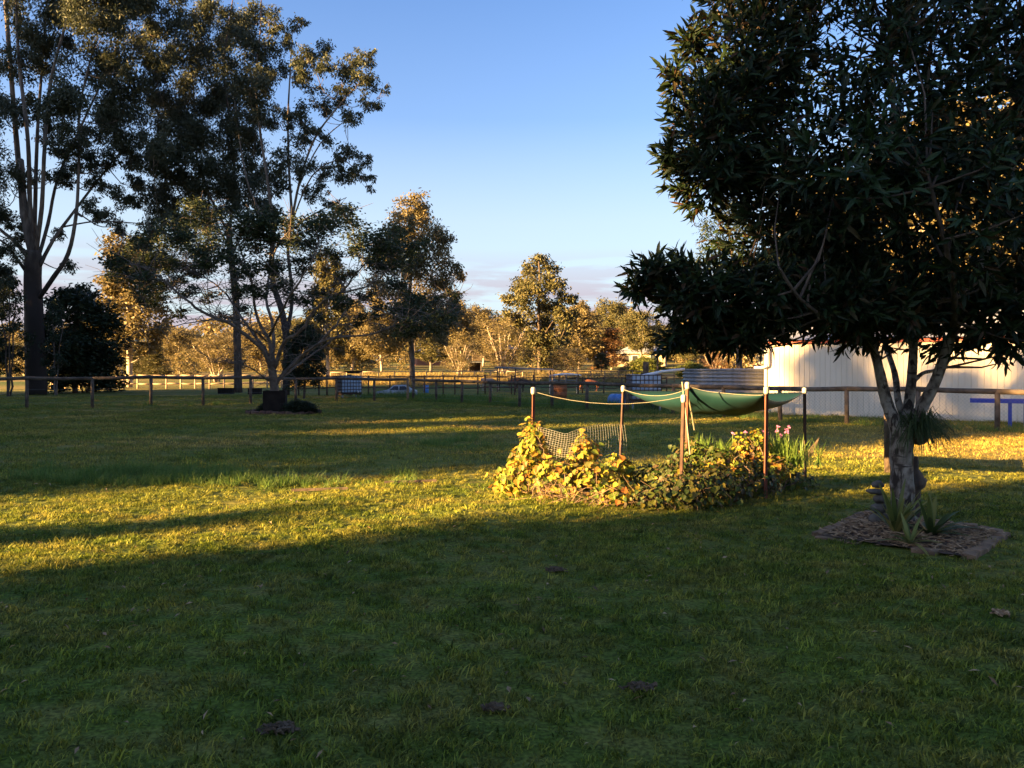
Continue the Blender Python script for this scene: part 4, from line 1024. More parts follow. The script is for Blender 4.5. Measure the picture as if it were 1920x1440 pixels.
def orient(o, c, d, nrm, L, par):
    d = Vector(d).normalized(); nv = Vector(nrm); s_ = d.cross(nv).normalized(); u = s_.cross(d)
    mt = Matrix((( -s_.x, u.x, d.x, 0), (-s_.y, u.y, d.y, 0), (-s_.z, u.z, d.z, 0), (0, 0, 0, 1)))
    o.matrix_local = Matrix.Translation(Vector(c) - par) @ mt @ Matrix.Scale(L, 4)
for i in own:
    o = bpy.data.objects.new('leaf', ul); col.objects.link(o); o.parent = mango
    orient(o, LC[i], LD[i], LN[i], LL[i], TB)

# fern-like epiphyte on the trunk, its root lump and trailing bits
ep = W(1722, 808, d8 - 0.02)
fern = thing('epiphyte', 'drooping grass-like epiphyte clump growing on the right side of the pale trunk', 'plant', ep)
m = MB(); m.lathe([(0.01, -.16), (.07, -.14), (.11, -.05), (.10, .05), (.03, .10)], 10); m.build('root_ball', M['dirt'], fern, True)
m = MB()
for k in range(520):
    a = random.uniform(-2.6, 2.6); L = random.uniform(.14, .50); up = random.uniform(-.05, .40); dr_ = random.uniform(.2, .75)
    dx, dy = math.cos(a), math.sin(a) * .8
    p0 = Vector((.05 * dx + random.gauss(0, .03), .05 * dy, random.uniform(-.06, .08))); p1 = p0 + Vector((dx * L * .45 + random.gauss(0, .02), dy * L * .45, up * .55)); p2 = p0 + Vector((dx * L * .8, dy * L * .8, up * .4 - L * dr_ * .5)); p3 = p2 + Vector((dx * .04, dy * .04, -L * dr_ * .6))
    s_ = Vector((-dy, dx, random.gauss(0, .4))).normalized() * .0045
    m.add([p0 - s_, p0 + s_, p1 + s_, p2 + s_, p3, p2 - s_, p1 - s_], [(0, 1, 2, 6), (6, 2, 3, 5), (5, 3, 4)])
m.build('fronds', M['leaf_fern'], fern)
# timber post just behind the trunk
q = G(1665, 886)
m = MB(); m.tube([(0, 0, -.2), (0, .01, .6), (-.01, 0, 1.12)], [.062, .06, .058], 10, jit=.03)
tag(m.build('timber_post', M['bark_dark'], loc=q, smooth=True), 'short dark round timber post just behind the pale forked trunk', 'post')  # shaded silhouette put into the colour as dark bark
q = W(1716, 865, d8 + .12); m = MB()
m.lathe([(.03, -.42), (.045, -.38), (.05, -.2), (.055, -.05), (.10, 0), (.12, .07), (.075, .12), (.04, .2), (.035, .34)], 9)
for v_ in range(len(m.v)): x, y, z = m.v[v_]; m.v[v_] = (x * random.uniform(.8, 1.25), y * random.uniform(.8, 1.25), z)
q.z = .45
tag(m.build('dead_stump', M['bark_dark'], loc=q, smooth=True), 'dark knobbly dead branch stub against the right side of the pale trunk', 'stump')

# mulch bed: edging pavers one by one, mulch, chips, plants
bed = thing('tree_bed', 'square mulch bed edged with grey pavers round the pale trunk', 'garden bed', (4.26, 8.47, 0))
bo = Vector((4.26, 8.47, 0))
m = MB(); nn = 14; vs_ = []; fs = []
for j in range(nn + 1):
    for i in range(nn + 1):
        u, v = i / nn, j / nn
        p = (1 - u) * (1 - v) * Vector((*BED[0], 0)) + u * (1 - v) * Vector((*BED[1], 0)) + u * v * Vector((*BED[2], 0)) + (1 - u) * v * Vector((*BED[3], 0))
        z = gz(p.x, p.y) + .028 + .05 * math.sin(math.pi * u) * math.sin(math.pi * v) + random.uniform(-.006, .006)
        vs_.append((p.x - bo.x, p.y - bo.y, z))
for j in range(nn):
    for i in range(nn):
        a = j * (nn + 1) + i; fs.append((a, a + 1, a + nn + 2, a + nn + 1))
m.add(vs_, fs); m.build('mulch', M['mulch'], bed, True)
pm = MB(); pm.box((0, 0, 0), (.225, .115, .075)); pme = pm.mesh('paver')
bv = None
import bmesh
def bevelled(me, w, seg=1):
    b = bmesh.new(); b.from_mesh(me); bmesh.ops.bevel(b, geom=b.edges[:], offset=w, segments=seg, affect='EDGES', profile=.7); b.to_mesh(me); b.free(); me.update(); return me
bevelled(pme, .008); pme.materials.append(M['paver'])
for k in range(4):
    a, b = Vector((*BED[k], 0)), Vector((*BED[(k + 1) % 4], 0)); L = (b - a).length; n = int(L / .235)
    for i in range(n):
        if k == 0 and i in (2, 3, 5): continue
        p = a.lerp(b, (i + .5) / n); o = bpy.data.objects.new('paver', pme); col.objects.link(o); o.parent = bed
        o.location = (p.x - bo.x + random.uniform(-.012, .012), p.y - bo.y + random.uniform(-.012, .012), gz(p.x, p.y) + (-.004 if k == 0 else .012) + random.uniform(-.016, .014))
        o.rotation_euler = (random.uniform(-.07, .07), random.uniform(-.06, .06), math.atan2((b - a).y, (b - a).x) + random.uniform(-.14, .14))
m = MB()
for _ in range(1500):
    u, v = (random.uniform(.03, .97), random.uniform(.03, .97)) if random.random() < .93 else (random.uniform(-.07, 1.05), random.uniform(-.04, 1.04))
    p = (1 - u) * (1 - v) * Vector((*BED[0], 0)) + u * (1 - v) * Vector((*BED[1], 0)) + u * v * Vector((*BED[2], 0)) + (1 - u) * v * Vector((*BED[3], 0))
    z = gz(p.x, p.y) + .038 + .05 * max(math.sin(math.pi * u), 0) * max(math.sin(math.pi * v), 0) + random.uniform(-.012, .02)
    a = random.uniform(0, 6.28); tl = random.uniform(-.3, .3); L = random.choice((.04, .06, .08, .12, .2)) * random.uniform(.6, 1.2)
    dx = Vector((math.cos(a) * math.cos(tl), math.sin(a) * math.cos(tl), math.sin(tl))); up = Vector((random.gauss(0, .25), random.gauss(0, .25), 1)); sd = dx.cross(up).normalized()
    m.box((p.x - bo.x, p.y - bo.y, z), (L, random.uniform(.007, .02), .004), axes=(dx, sd, dx.cross(sd)))
stuff(m.build('chips', M['chip'], bed))

def strap_plant(name, label, loc, n, L0, L1, wd, mat, spread=1.0, cat='plant', asym=None):
    o = thing(name, label, cat, loc)
    for k in range(n):
        a = 2.4 * k + random.uniform(-.3, .3); L = random.uniform(L0, L1); tl = random.uniform(.15, 1.05) * spread
        dx, dy = math.cos(a), math.sin(a); m = MB(); ring = []
        for j in range(7):
            f = j / 6; r_ = L * (math.sin(tl) * f + .12 * f * f); z = L * (math.cos(tl) * f - .42 * tl * f * f)
            w = wd * (math.sin(math.pi * (0.18 + 0.80 * f)) ** .7) * .5
            c = Vector((dx * (r_ + .012), dy * (r_ + .012), z)); s_ = Vector((-dy, dx, 0)) * w
            ring += [c - s_, c - Vector((0, 0, w * .35)), c + s_]
        m.add(ring, [(3 * j + q_, 3 * j + q_ + 1, 3 * j + q_ + 4, 3 * j + q_ + 3) for j in range(6) for q_ in (0, 1)])
        m.build('leaf', mat, o, True)
    return o
M['brom_one'] = objleafmat('bromeliad_leaf_single', [(0.09, 0.12, 0.03), (0.20, 0.21, 0.05), (0.30, 0.25, 0.07), (0.08, 0.11, 0.028)], 0.3, 0.45)
M['brom_dark'] = objleafmat('dark_bromeliad_leaf', [(0.045, 0.07, 0.02), (0.08, 0.11, 0.03), (0.20, 0.20, 0.04)], 0.3, 0.45)
q = G(1680, 1012); strap_plant('bromeliad', 'pale yellow-green bromeliad in front of the pale trunk', (q.x, q.y, .06), 22, .36, .66, .05, M['brom_one'], .62)
q = G(1745, 1016); strap_plant('bromeliad', 'dark green arching bromeliad right of the pale trunk', (q.x, q.y, .06), 26, .32, .58, .055, M['brom_dark'], 1.05)
q = G(1706, 1030); strap_plant('bromeliad', 'small yellowing bromeliad at the front of the mulch bed', (q.x, q.y, .06), 14, .2, .36, .045, M['brom_one'], 1.2)
# stacked rocks with a curled dead leaf left of the trunk
q = G(1646, 988)
def rock_mesh(sx, sy, sz, seed):
    r = random.Random(seed); b = bmesh.new(); bmesh.ops.create_icosphere(b, subdivisions=2, radius=1.0)
    for v in b.verts:
        k = 1 + r.uniform(-.16, .16); v.co = Vector((v.co.x * sx * k, v.co.y * sy * k, v.co.z * sz * k))
    me = bpy.data.meshes.new('rock'); b.to_mesh(me); b.free(); return me
rs = thing('rock_stack', 'small stack of grey rocks left of the pale trunk in the mulch bed', 'rocks', (q.x, q.y, .03))
for i, (x, y, z, a, b_, c_) in enumerate([(0, 0, .06, .10, .09, .07), (.09, .02, .05, .07, .07, .06), (.02, .01, .18, .09, .08, .06), (.03, 0, .29, .075, .07, .055), (-.04, -.02, .375, .10, .07, .035), (.0, .0, .45, .07, .05, .05)]):
    link('rock', rock_mesh(a, b_, c_, 400 + i), M['rock'], rs, True, (x, y, z))

# ------------------------------------------------------------------ overgrown vegetable bed under the shade cloth
POST = {  # px, depth, top height
    'a': (1000, 11.6, 1.50), 'b': (1163, 13.3, 1.46), 'c': (1289, 11.3, 1.60), 'd': (1437, 10.8, 1.52), 'e': (1512, 13.0, 1.48), 'f': (1278, 10.4, 1.46)}
def pxy(px, d): return Vector(((px - CX) / F_PX * d, d, 0))
TOP = {}
labels = {'a': 'rusty star picket with a white cap at the left end of the vegetable bed', 'b': 'dark star picket with a white cap behind the wire netting',
          'c': 'bright rust-red star picket with the highest white cap, under the shade cloth corner', 'd': 'rusty star picket with a white cap at the front right of the shade cloth',
          'e': 'dark star picket at the far right corner of the shade cloth', 'f': 'dark star picket with a grey cap beside the rust-red one'}
for k, (px, d, h) in POST.items():
    p = pxy(px, d); p.z = gz(p.x, p.y)
    o = thing('star_picket', labels[k], 'post', p, 'star pickets round the vegetable bed', rz=random.uniform(-.4, .4))
    ln = {'b': .05, 'e': -.03, 'f': .03}.get(k, 0.0)
    m = MB()
    for a in (0.3, 2.4, 4.5):     # three-finned steel picket
        dx, dy = math.cos(a), math.sin(a); w = .028
        P = []
        for z, q in ((-.3, -.02), (h - .06, ln)):
            P += [(q - dy * .004, dx * .004, z), (q + dx * w - dy * .003, dy * w + dx * .003, z), (q + dx * w + dy * .003, dy * w - dx * .003, z), (q + dy * .004, -dx * .004, z)]
        m.add(P, [(0, 1, 5, 4), (1, 2, 6, 5), (2, 3, 7, 6), (3, 0, 4, 7), (4, 5, 6, 7)])
    m.build('post', M['picket_dark'] if k in 'bef' else M['picket'], o)
    m = MB(); m.lathe([(.030, -.05), (.036, -.03), (.038, .02), (.034, .045), (.018, .055)], 10, (ln, 0, h - .04)); m.build('cap', M['capgrey'] if k == 'f' else M['cap'], o, True)
    TOP[k] = p + Vector((0, 0, h - .05))

def rope(label, pts, r=.006, sag=0.0):
    P = []
    for i in range(len(pts) - 1):
        a, b = Vector(pts[i]), Vector(pts[i + 1])
        for j in range(9):
            t_ = j / 8; P.append(a.lerp(b, t_) - Vector((0, 0, sag * 4 * t_ * (1 - t_))))
    base = P[0].copy(); m = MB(); m.tube([p - base for p in P], r, 6)
    return tag(m.build('rope', M['rope'], loc=base), label, 'rope')
rope('long pale rope sagging from the left picket to the red picket', [TOP['a'], TOP['c'] + Vector((0, 0, -.13))], .0042, .15)

# shade cloth: a sagging four-cornered sheet with folds to its corners
A, B, C_, D_ = TOP['c'] + Vector((.03, 0, -.02)), TOP['d'] + Vector((-.05, 0, -.06)), TOP['e'] + Vector((-.03, 0, -.02)), TOP['b'] + Vector((.03, 0, -.0))
n = 36; vs_ = []; fs = []; hem = {}
for j in range(n + 1):
    for i in range(n + 1):
        u, v = i / n, j / n
        p = A * ((1 - u) * (1 - v)) + B * (u * (1 - v)) + C_ * (u * v) + D_ * ((1 - u) * v)
        su, sv = 4 * u * (1 - u), 4 * v * (1 - v)
        sag = .36 * (su * sv) ** .62 * (1.15 - .3 * u) + .035 * su * (1 - sv) * (1 - .3 * v) + .12 * sv * (1 - su)
        fold = .003 * math.sin(31 * u + 4 * v) * sv + .003 * math.sin(23 * v - 9 * u) * su + .026 * (1 - abs(math.sin(5.2 * (u + .8 * v) + 1.3 * math.sin(4 * u)))) * (su * sv) ** .4 + .03 * math.exp(-((u - v) * 9) ** 2) * su - .035 * math.exp(-((u + v - 1.05) * 10) ** 2) * su
        inw = .10 * su * (1 - sv) * (1 if v < .5 else -1)
        q = p + Vector((0, inw, -sag + fold)); q.x += .06 * sv * (1 - su) * (1 if u < .5 else -1)
        vs_.append(q)
        if j in (0, n) or i in (0, n): hem[(i, j)] = q
for j in range(n):
    for i in range(n):
        a = j * (n + 1) + i; fs.append((a, a + 1, a + n + 2, a + n + 1))
base = A.copy(); base.z = 0
m = MB(); m.add([v - base for v in vs_], fs)
sc_ = tag(m.build('shade_cloth', M['shade'], loc=base, smooth=True), 'green shade cloth sagging between four pickets over the vegetable bed', 'shade cloth')
sc_.modifiers.new('thick', 'SOLIDIFY').thickness = .004
for lab, path in (('rope along the front edge of the green shade cloth', [hem[(i, 0)] for i in range(n + 1)]), ('rope along the right edge of the green shade cloth', [hem[(n, j)] for j in range(n + 1)]),
                  ('rope along the left edge of the green shade cloth', [hem[(0, j)] for j in range(n + 1)])):
    b0 = path[0].copy(); m = MB(); m.tube([p - b0 + Vector((0, -.006, .008)) for p in path], .0036, 6)
    tag(m.build('rope', M['rope'], loc=b0), lab, 'rope')

# loose pale sticks leaning at the red picket
for lab, p0, p1 in (('pale thin stick leaning beside the grey-capped picket', W(1294, 852, 10.9), W(1279, 716, 10.9)), ('pale bamboo cane leaning right of the red picket', W(1302, 806, 11.9), W(1291, 745, 11.5))):
    m = MB(); m.tube([(0, 0, 0), tuple((p1 - p0) * .5 + Vector((.004, 0, 0))), tuple(p1 - p0)], .011, 6); tag(m.build('garden_stake', M['rope'], loc=p0), lab, 'stake')

# white square netting on the left side
wn_ = thing('wire_netting', 'white square-mesh wire netting curling up over the left of the vegetable bed', 'netting', pxy(1090, 11.4))
nb = pxy(1090, 11.4)
def netp(u, v):   # u along, v up
    top = np.interp(u, [0, .3, .5, .75, 1], [800, 814, 802, 795, 796]); bot = np.interp(u, [0, .5, .8, 1], [900, 925, 942, 935])
    px = 1008 + u * 164 + 3 * math.sin(7 * v + 3 * u); py = bot + (top - bot) * v
    return W(px, py, 11.35 + .55 * u - .25 * math.sin(math.pi * u) + .10 * math.sin(3.2 * v + 4 * u)) - nb
m = MB()
NU, NV = 34, 26
for i in range(NU + 1): m.tube([netp(i / NU, v / 10) for v in range(11)], .0014, 4, cap=False)
for j in range(NV + 1): m.tube([netp(u / 22, j / NV) for u in range(23)], .0014, 4, cap=False)
stuff(m.build('mesh', M['net'], wn_))
# right end: a torn bit of netting and a bare branch
m = MB(); p0 = pxy(1500, 12.4)
for k in range(16):
    a = W(1455 + 4 * k, 893 - 2 * k, 12.0 + .02 * k) - p0; b = W(1500 + 2.4 * k, 862 - 2.8 * k, 12.5) - p0
    m.tube([a, a.lerp(b, .5) + Vector((0, 0, -.06)), b], .004, 4)
tag(m.build('torn_netting', M['twig'], loc=p0), 'torn brown netting sagging at the right end of the vegetable bed', 'netting')

# heart-shaped vine leaves
def heart(name, mat):
    V = [(0, 0, 0), (-.22, -.10, .03), (-.46, .10, .06), (-.44, .42, .05), (-.2, .80, .0), (0, 1.0, -.10), (.2, .80, .0), (.44, .42, .05), (.46, .10, .06), (.22, -.10, .03), (0, .45, -.05)]
    F = [(0, 1, 2, 10), (10, 2, 3), (10, 3, 4), (10, 4, 5), (10, 5, 6), (10, 6, 7), (10, 7, 8), (0, 10, 8, 9)]
    me = bpy.data.meshes.new(name); me.from_pydata(V, [], F); me.update(); me.materials.append(mat); return me, np.array(V), F
def vine(name, label, blobs, n_all, n_own, mat, mat_one, seed, size=(.05, .11)):
    """Leaves over mounds: blobs are (px, py of centre, depth, rx, ry, rz metres)."""
    r = np.random.default_rng(seed); P, N = [], []
    tot = sum(b[3] * b[5] + b[4] * b[5] for b in blobs)
    for (px, py, d, rx, ry, rz) in blobs:
        k = int(n_all * (rx * rz + ry * rz) / tot)
        v = r.normal(0, 1, (k, 3)); v /= np.linalg.norm(v, axis=1)[:, None]
        q = (r.uniform(.62, 1.1, k) + np.abs(r.normal(0, .2, k)))[:, None]; c = W(px, py, d)
        p = np.array(tuple(c)) + v * q * np.array([rx, ry, rz]); P.append(p); N.append(v)
    P, N = np.concatenate(P), np.concatenate(N)
    ok = P[:, 2] > .02; P, N = P[ok], N[ok]
    k = len(P); base = Vector((float(P[:, 0].mean()), float(P[:, 1].mean()), 0)); ba = np.array(tuple(base))
    o = thing(name, label, 'vine', base)
    nrm = N + r.normal(0, .45, (k, 3)) + np.array([0, -.25, .35]); nrm /= np.linalg.norm(nrm, axis=1)[:, None]
    dr = r.normal(0, 1, (k, 3)) + np.array([0, 0, -.9]); dr -= nrm * (dr * nrm).sum(1)[:, None]; dr /= np.linalg.norm(dr, axis=1)[:, None]
    sd = np.cross(dr, nrm); S = r.uniform(size[0], size[1], k)
    vis = (-N[:, 1]) + r.uniform(0, .5, k) + S * 6
    order = np.argsort(-vis); own, rest = order[:n_own], order[n_own:]
    me, HV, HF = heart('leaf', mat_one)
    for i in own:
        q = bpy.data.objects.new('leaf', me); col.objects.link(q); q.parent = o
        mt = Matrix(((sd[i, 0], dr[i, 0], nrm[i, 0], 0), (sd[i, 1], dr[i, 1], nrm[i, 1], 0), (sd[i, 2], dr[i, 2], nrm[i, 2], 0), (0, 0, 0, 1)))
        q.matrix_local = Matrix.Translation(Vector(P[i]) - base) @ mt @ Matrix.Scale(float(S[i]) * 1.1, 4)
    L = P[rest][:, None, :] - ba + (sd[rest][:, None, :] * HV[None, :, 0:1] + dr[rest][:, None, :] * HV[None, :, 1:2] + nrm[rest][:, None, :] * HV[None, :, 2:3]) * S[rest][:, None, None]
    fs = []
    for i in range(len(rest)): fs += [tuple(11 * i + q for q in f) for f in HF]
    mm = bpy.data.meshes.new('foliage'); mm.from_pydata(L.reshape(-1, 3).tolist(), [], fs); mm.update(); stuff(link('foliage', mm, mat, o))
    tw = MB()
    for i in r.permutation(k)[:420]:
        p = Vector(P[i]) - base; q = Vector((p.x * .8 + r.normal(0, .08), p.y * .9 + r.normal(0, .06), max(p.z - r.uniform(.1, .45), -.02)))
        tw.tube([q, q.lerp(p, .5) + Vector((r.normal(0, .04), r.normal(0, .04), .02)), p], [.006, .005, .003], 3, cap=False)
    tw.build('stems', M['twig'], o)
    return o
YEL = [(0.09, 0.14, 0.018), (0.17, 0.20, 0.026), (0.36, 0.30, 0.035), (0.42, 0.26, 0.035), (0.34, 0.12, 0.03), (0.12, 0.17, 0.024), (0.22, 0.22, 0.03)]  # single vine leaves, yellows raised to sunlit gold in colour
GRN = [(0.04, 0.07, 0.015), (0.08, 0.12, 0.022), (0.20, 0.19, 0.03), (0.40, 0.28, 0.035), (0.06, 0.10, 0.02)]
M['dead'] = leafmat('dead_stem', [(0.16, 0.10, 0.06), (0.26, 0.17, 0.10), (0.10, 0.065, 0.04)], 0.0, rough=.9)
M['vine_one'] = objleafmat('vine_leaf_single', YEL, .35, .5); M['vine_dark_one'] = objleafmat('vine_leaf_green_single', GRN, .35, .5)
vine('autumn_vine', 'yellowing vine mound on the sunny left end of the vegetable bed',
     [(1000, 845, 11.5, .20, .2, .36), (1008, 815, 11.5, .09, .08, .16), (985, 900, 11.3, .36, .3, .24), (1045, 900, 11.1, .34, .3, .26), (1095, 850, 11.4, .20, .14, .20), (1105, 905, 10.9, .36, .35, .24), (948, 922, 11.6, .22, .2, .12),
      (1160, 880, 11.2, .17, .12, .20), (1155, 925, 10.6, .30, .25, .16), (1092, 822, 11.5, .08, .06, .10), (1030, 860, 11.5, .18, .1, .18), (970, 870, 11.6, .14, .1, .2)], 4000, 280, M['leaf_vine'], M['vine_one'], 501, (.028, .10))
vine('green_vine', 'darker green vine mass at the front corner of the vegetable bed',
     [(1290, 925, 10.3, .42, .3, .22), (1235, 935, 10.3, .36, .25, .15), (1340, 915, 10.5, .36, .35, .24), (1300, 870, 11.2, .28, .3, .28), (1395, 905, 11.2, .42, .4, .22), (1470, 905, 11.9, .40, .35, .16), (1235, 895, 11.3, .34, .4, .18), (1270, 900, 10.7, .2, .2, .24), (1345, 870, 11.0, .16, .14, .2)],
     4300, 260, M['leaf_vine_dark'], M['vine_dark_one'], 502, (.026, .085))
vine('golden_vine', 'leafy vine coloured sunlit yellow under the front right of the shade cloth',
     [(1405, 850, 11.6, .24, .2, .24), (1375, 885, 11.0, .22, .2, .18), (1445, 880, 11.4, .24, .2, .18), (1335, 890, 10.8, .14, .14, .16), (1418, 825, 11.7, .10, .1, .14)], 1500, 180, M['leaf_vine'], M['vine_one'], 503, (.03, .075))
# dead vine stems and straw spilling over the front edge of the bed
m = MB(); b0 = pxy(1170, 10.7)
for _ in range(420):
    px = random.uniform(985, 1330); q = W(px, 955 - abs(px - 1230) * .13 + random.uniform(-38, 4), random.uniform(10.2, 11.0)); q.z = max(q.z, .01) * random.uniform(.3, 1)
    v = Vector((random.gauss(0, 1), random.gauss(0, .6), random.gauss(.1, .5))).normalized() * random.uniform(.08, .3)
    m.tube([q - b0, q - b0 + v * .5 + Vector((0, 0, random.uniform(-.03, .04))), q - b0 + v], random.uniform(.002, .004), 3, cap=False)
o = stuff(m.build('dead_stems', M['dead'], loc=b0)); o['label'] = 'tangle of dead brown vine stems along the front of the vegetable bed'; o['category'] = 'dead stems'

# strappy garlic plants with pink flower heads
def strappy(label, px, d, n, h0, h1, w, flowers, z=.1):
    p = pxy(px, d); o = thing('society_garlic', label, 'plant', (p.x, p.y, z))
    m = MB()
    for k in range(n):
        a = random.uniform(0, 6.28); L = random.uniform(h0, h1); ln = abs(random.gauss(0, .32)); dx, dy = math.cos(a), math.sin(a)
        b = Vector((random.gauss(0, w), random.gauss(0, w * .7), 0)); P = [b + Vector((dx * ln * L * f + dx * ln * L * .5 * f * f, dy * ln * L * f, L * (f - .25 * ln * f * f))) for f in (0, .4, .75, 1)]
        s_ = Vector((-dy, dx, 0)) * .0065
        if abs(dy) > .8: s_ = Vector((.0065, 0, 0))
        m.add([P[0] - s_, P[0] + s_, P[1] + s_, P[2] + s_ * .8, P[3], P[2] - s_ * .8, P[1] - s_], [(0, 1, 2, 6), (6, 2, 3, 5), (5, 3, 4)])
    stuff(m.build('leaves', M['leaf_strap'], o))
    for (fx, fy) in flowers:
        q = W(fx, fy, d) - Vector((p.x, p.y, z)); s_ = Vector((q.x * .8 + random.gauss(0, .02), random.gauss(0, .05), 0)); q.y = s_.y
        m = MB(); m.tube([s_, s_.lerp(q, .5), q], .0045, 4); m.build('stalk', M['leaf_strap'], o)
        m = MB()
        for k in range(13):
            v = Vector((random.gauss(0, 1), random.gauss(0, 1), random.gauss(.5, .7))).normalized(); t_ = q + v * random.uniform(.025, .045)
            s2 = v.cross(Vector((.3, .8, .4))).normalized() * .011
            m.add([q, q.lerp(t_, .6) + s2, t_, q.lerp(t_, .6) - s2], [(0, 1, 2, 3)])
        m.build('flower_head', M['flower'], o)
    return o
strappy('strappy garlic plant with many pink flower heads at the right end of the bed', 1465, 11.8, 380, .26, .50, .24, [(1440, 805), (1455, 808), (1460, 801), (1470, 806), (1442, 815), (1465, 817), (1484, 802), (1430, 810), (1474, 811)], .34)
strappy('darker strappy garlic plant with a lone pink flower under the middle of the shade cloth', 1362, 11.9, 150, .28, .50, .16, [(1374, 813), (1400, 812), (1414, 811)], .28)
strappy('dark strappy garlic plant right of the red picket', 1314, 12.0, 110, .35, .62, .10, [], .25)

# ------------------------------------------------------------------ log rail fence with wire, two runs meeting at the corner post
RC = Vector((-5.8, 44.0, 0)); LEFT_END = Vector((-26.0, 31.8, 0)); RIGHT_END = Vector((20.0, 22.2 + 1.124 * (13.6 - 20.0), 0))
def hit(px, a, b):
    """Point of line a-b under photo column px."""
    k = (px - CX) / F_PX; d = b - a; s_ = (k * a.y - a.x) / (d.x - k * d.y); return a + d * s_
def on_ground(p): return Vector((p.x, p.y, gz(p.x, p.y)))
def fence(label, pts, name='rail_fence', rail_h0=1.13, rail_h1=1.13, rr_=.078, pr=.074, mat=None, tan_first=False):
    base = on_ground(pts[0]); o = thing(name, label, 'fence', base); mat = mat or M['timber']
    for i, p in enumerate(pts):
        rail_h = rail_h0 + (rail_h1 - rail_h0) * min(i / 5, 1)
        g = on_ground(p) - base; m = MB(); jx, jy = random.uniform(-.02, .02), random.uniform(-.02, .02)
        m.tube([(0, 0, -.3), (jx * .5, jy * .5, .5), (jx, jy, rail_h - .02)], [pr * random.uniform(.95, 1.12), pr, pr * .96], 9, jit=.04)
        m.build('post', M['timber_tan'] if (tan_first and i == 0) else mat, o, True, g)
    for i in range(len(pts) - 1):
        ha, hb = [rail_h0 + (rail_h1 - rail_h0) * min(k_ / 5, 1) for k_ in (i, i + 1)]
        a, b = on_ground(pts[i]) - base + Vector((0, 0, ha)), on_ground(pts[i + 1]) - base + Vector((0, 0, hb)); up = Vector((0, 0, 0))
        md = a.lerp(b, .5) - Vector((0, 0, random.uniform(0, .025)))
        m = MB(); m.tube([a + up, md, b + up + (b - a).normalized() * .0], [rr_ * 1.04, rr_ * .97, rr_ * 1.02], 9, jit=.03); m.build('rail', mat, o, True)
    return o, base
def chain_mesh(o, base, a, b, h, cell, r=.0022):
    """Diamond wire between two ground points."""
    d = (b - a); L = d.length; d.normalize(); nseg = int(h / (cell / 2)); m = MB()
    for k in range(int(L / cell) + 1):
        for sgn in (1, -1):
            P = []
            for j in range(nseg + 1):
                s_ = k * cell + sgn * (cell / 2) * (1 if j % 2 else 0)
                s_ = min(max(s_, 0), L); q = a + d * s_; P.append(Vector((q.x, q.y, gz(q.x, q.y) + .03 + j * h / nseg)) - base)
            m.tube(P, r, 3, cap=False)
    stuff(m.build('wire_mesh', M['wire'], o))
lp = [RC] + [hit(x, RC, LEFT_END) for x in (702, 631, 555, 470, 381, 283, 173, 50, -92)]
fl, fb = fence('weathered log rail fence running left from the tan corner post', lp, tan_first=True, rail_h0=1.15, rail_h1=1.34)
m = MB()
for hgt in (.25, .55, .85):
    for i in range(len(lp) - 1): m.tube([on_ground(lp[i]) - fb + Vector((0, -.07, hgt)), on_ground(lp[i + 1]) - fb + Vector((0, -.07, hgt))], .0035, 3, cap=False)
stuff(m.build('wires', M['wire'], fl))
rp = [RC + Vector((.35, -.4, 0))] + [hit(x, RC, RIGHT_END) for x in (818, 866, 919, 974, 1035, 1100, 1176, 1262, 1357, 1463, 1588, 1722, 1870, 2060)]
fr, fb2 = fence('weathered log rail fence with diamond wire running right from the corner to the cream shed', rp)
chain_mesh(fr, fb2, rp[6], rp[-1], 1.05, .11, .0024)
m = MB()
for hgt in (.2, .45, .7, .95):
    for i in range(6): m.tube([on_ground(rp[i]) - fb2 + Vector((0, -.07, hgt)), on_ground(rp[i + 1]) - fb2 + Vector((0, -.07, hgt))], .0035, 3, cap=False)
stuff(m.build('wires', M['wire'], fr))

# longer grass at the foot of the right-hand fence and along the shed
pts = []
for i in range(len(rp) - 1):
    for _ in range(9):
        q = rp[i].lerp(rp[i + 1], random.random()); pts.append((q.x + random.gauss(0, .15), q.y + random.gauss(.1, .2)))
for i in range(len(lp) - 1):
    for _ in range(3):
        q = lp[i].lerp(lp[i + 1], random.random()); pts.append((q.x + random.gauss(0, .15), q.y + random.gauss(.05, .12)))
for _ in range(46):
    q = RC.lerp(RIGHT_END, random.random()); pts.append((q.x + random.uniform(.3, 2.2), q.y + random.uniform(.3, 2.2)))
points_grass('fence_grass', pts, tall, .5, 1.25, 5, 'long green grass at the foot of the log rail fence', M['tallblade'], 9, .3)

# straw-coloured long grass in the far paddock
pts = []
for _ in range(260):
    d = random.uniform(78, 97); px = random.uniform(830, 1180); pts.append(((px - CX) / F_PX * d, d))
for _ in range(160):
    d = random.uniform(70, 100); px = random.uniform(560, 830); pts.append(((px - CX) / F_PX * d, d))
wp = [(pxy(x, random.uniform(46.6, 47.6)).x, random.uniform(46.4, 47.6)) for x in np.linspace(690, 800, 26)] + [(q_.x + random.uniform(.3, 2.6), q_.y + random.uniform(.3, 2.6)) for q_ in [RC.lerp(RIGHT_END, random.uniform(0, .42)) for _ in range(60)]]
points_grass('weeds', wp, tall, .8, 2.1, 8, 'tall weeds round the old white car body and behind the fence corner', M['tallblade'], 6, .4)
points_grass('straw_grass', pts, strawc, .6, 1.1, 6, 'straw-coloured long grass in the sunlit far paddock', M['straw'], 1.6, .8)

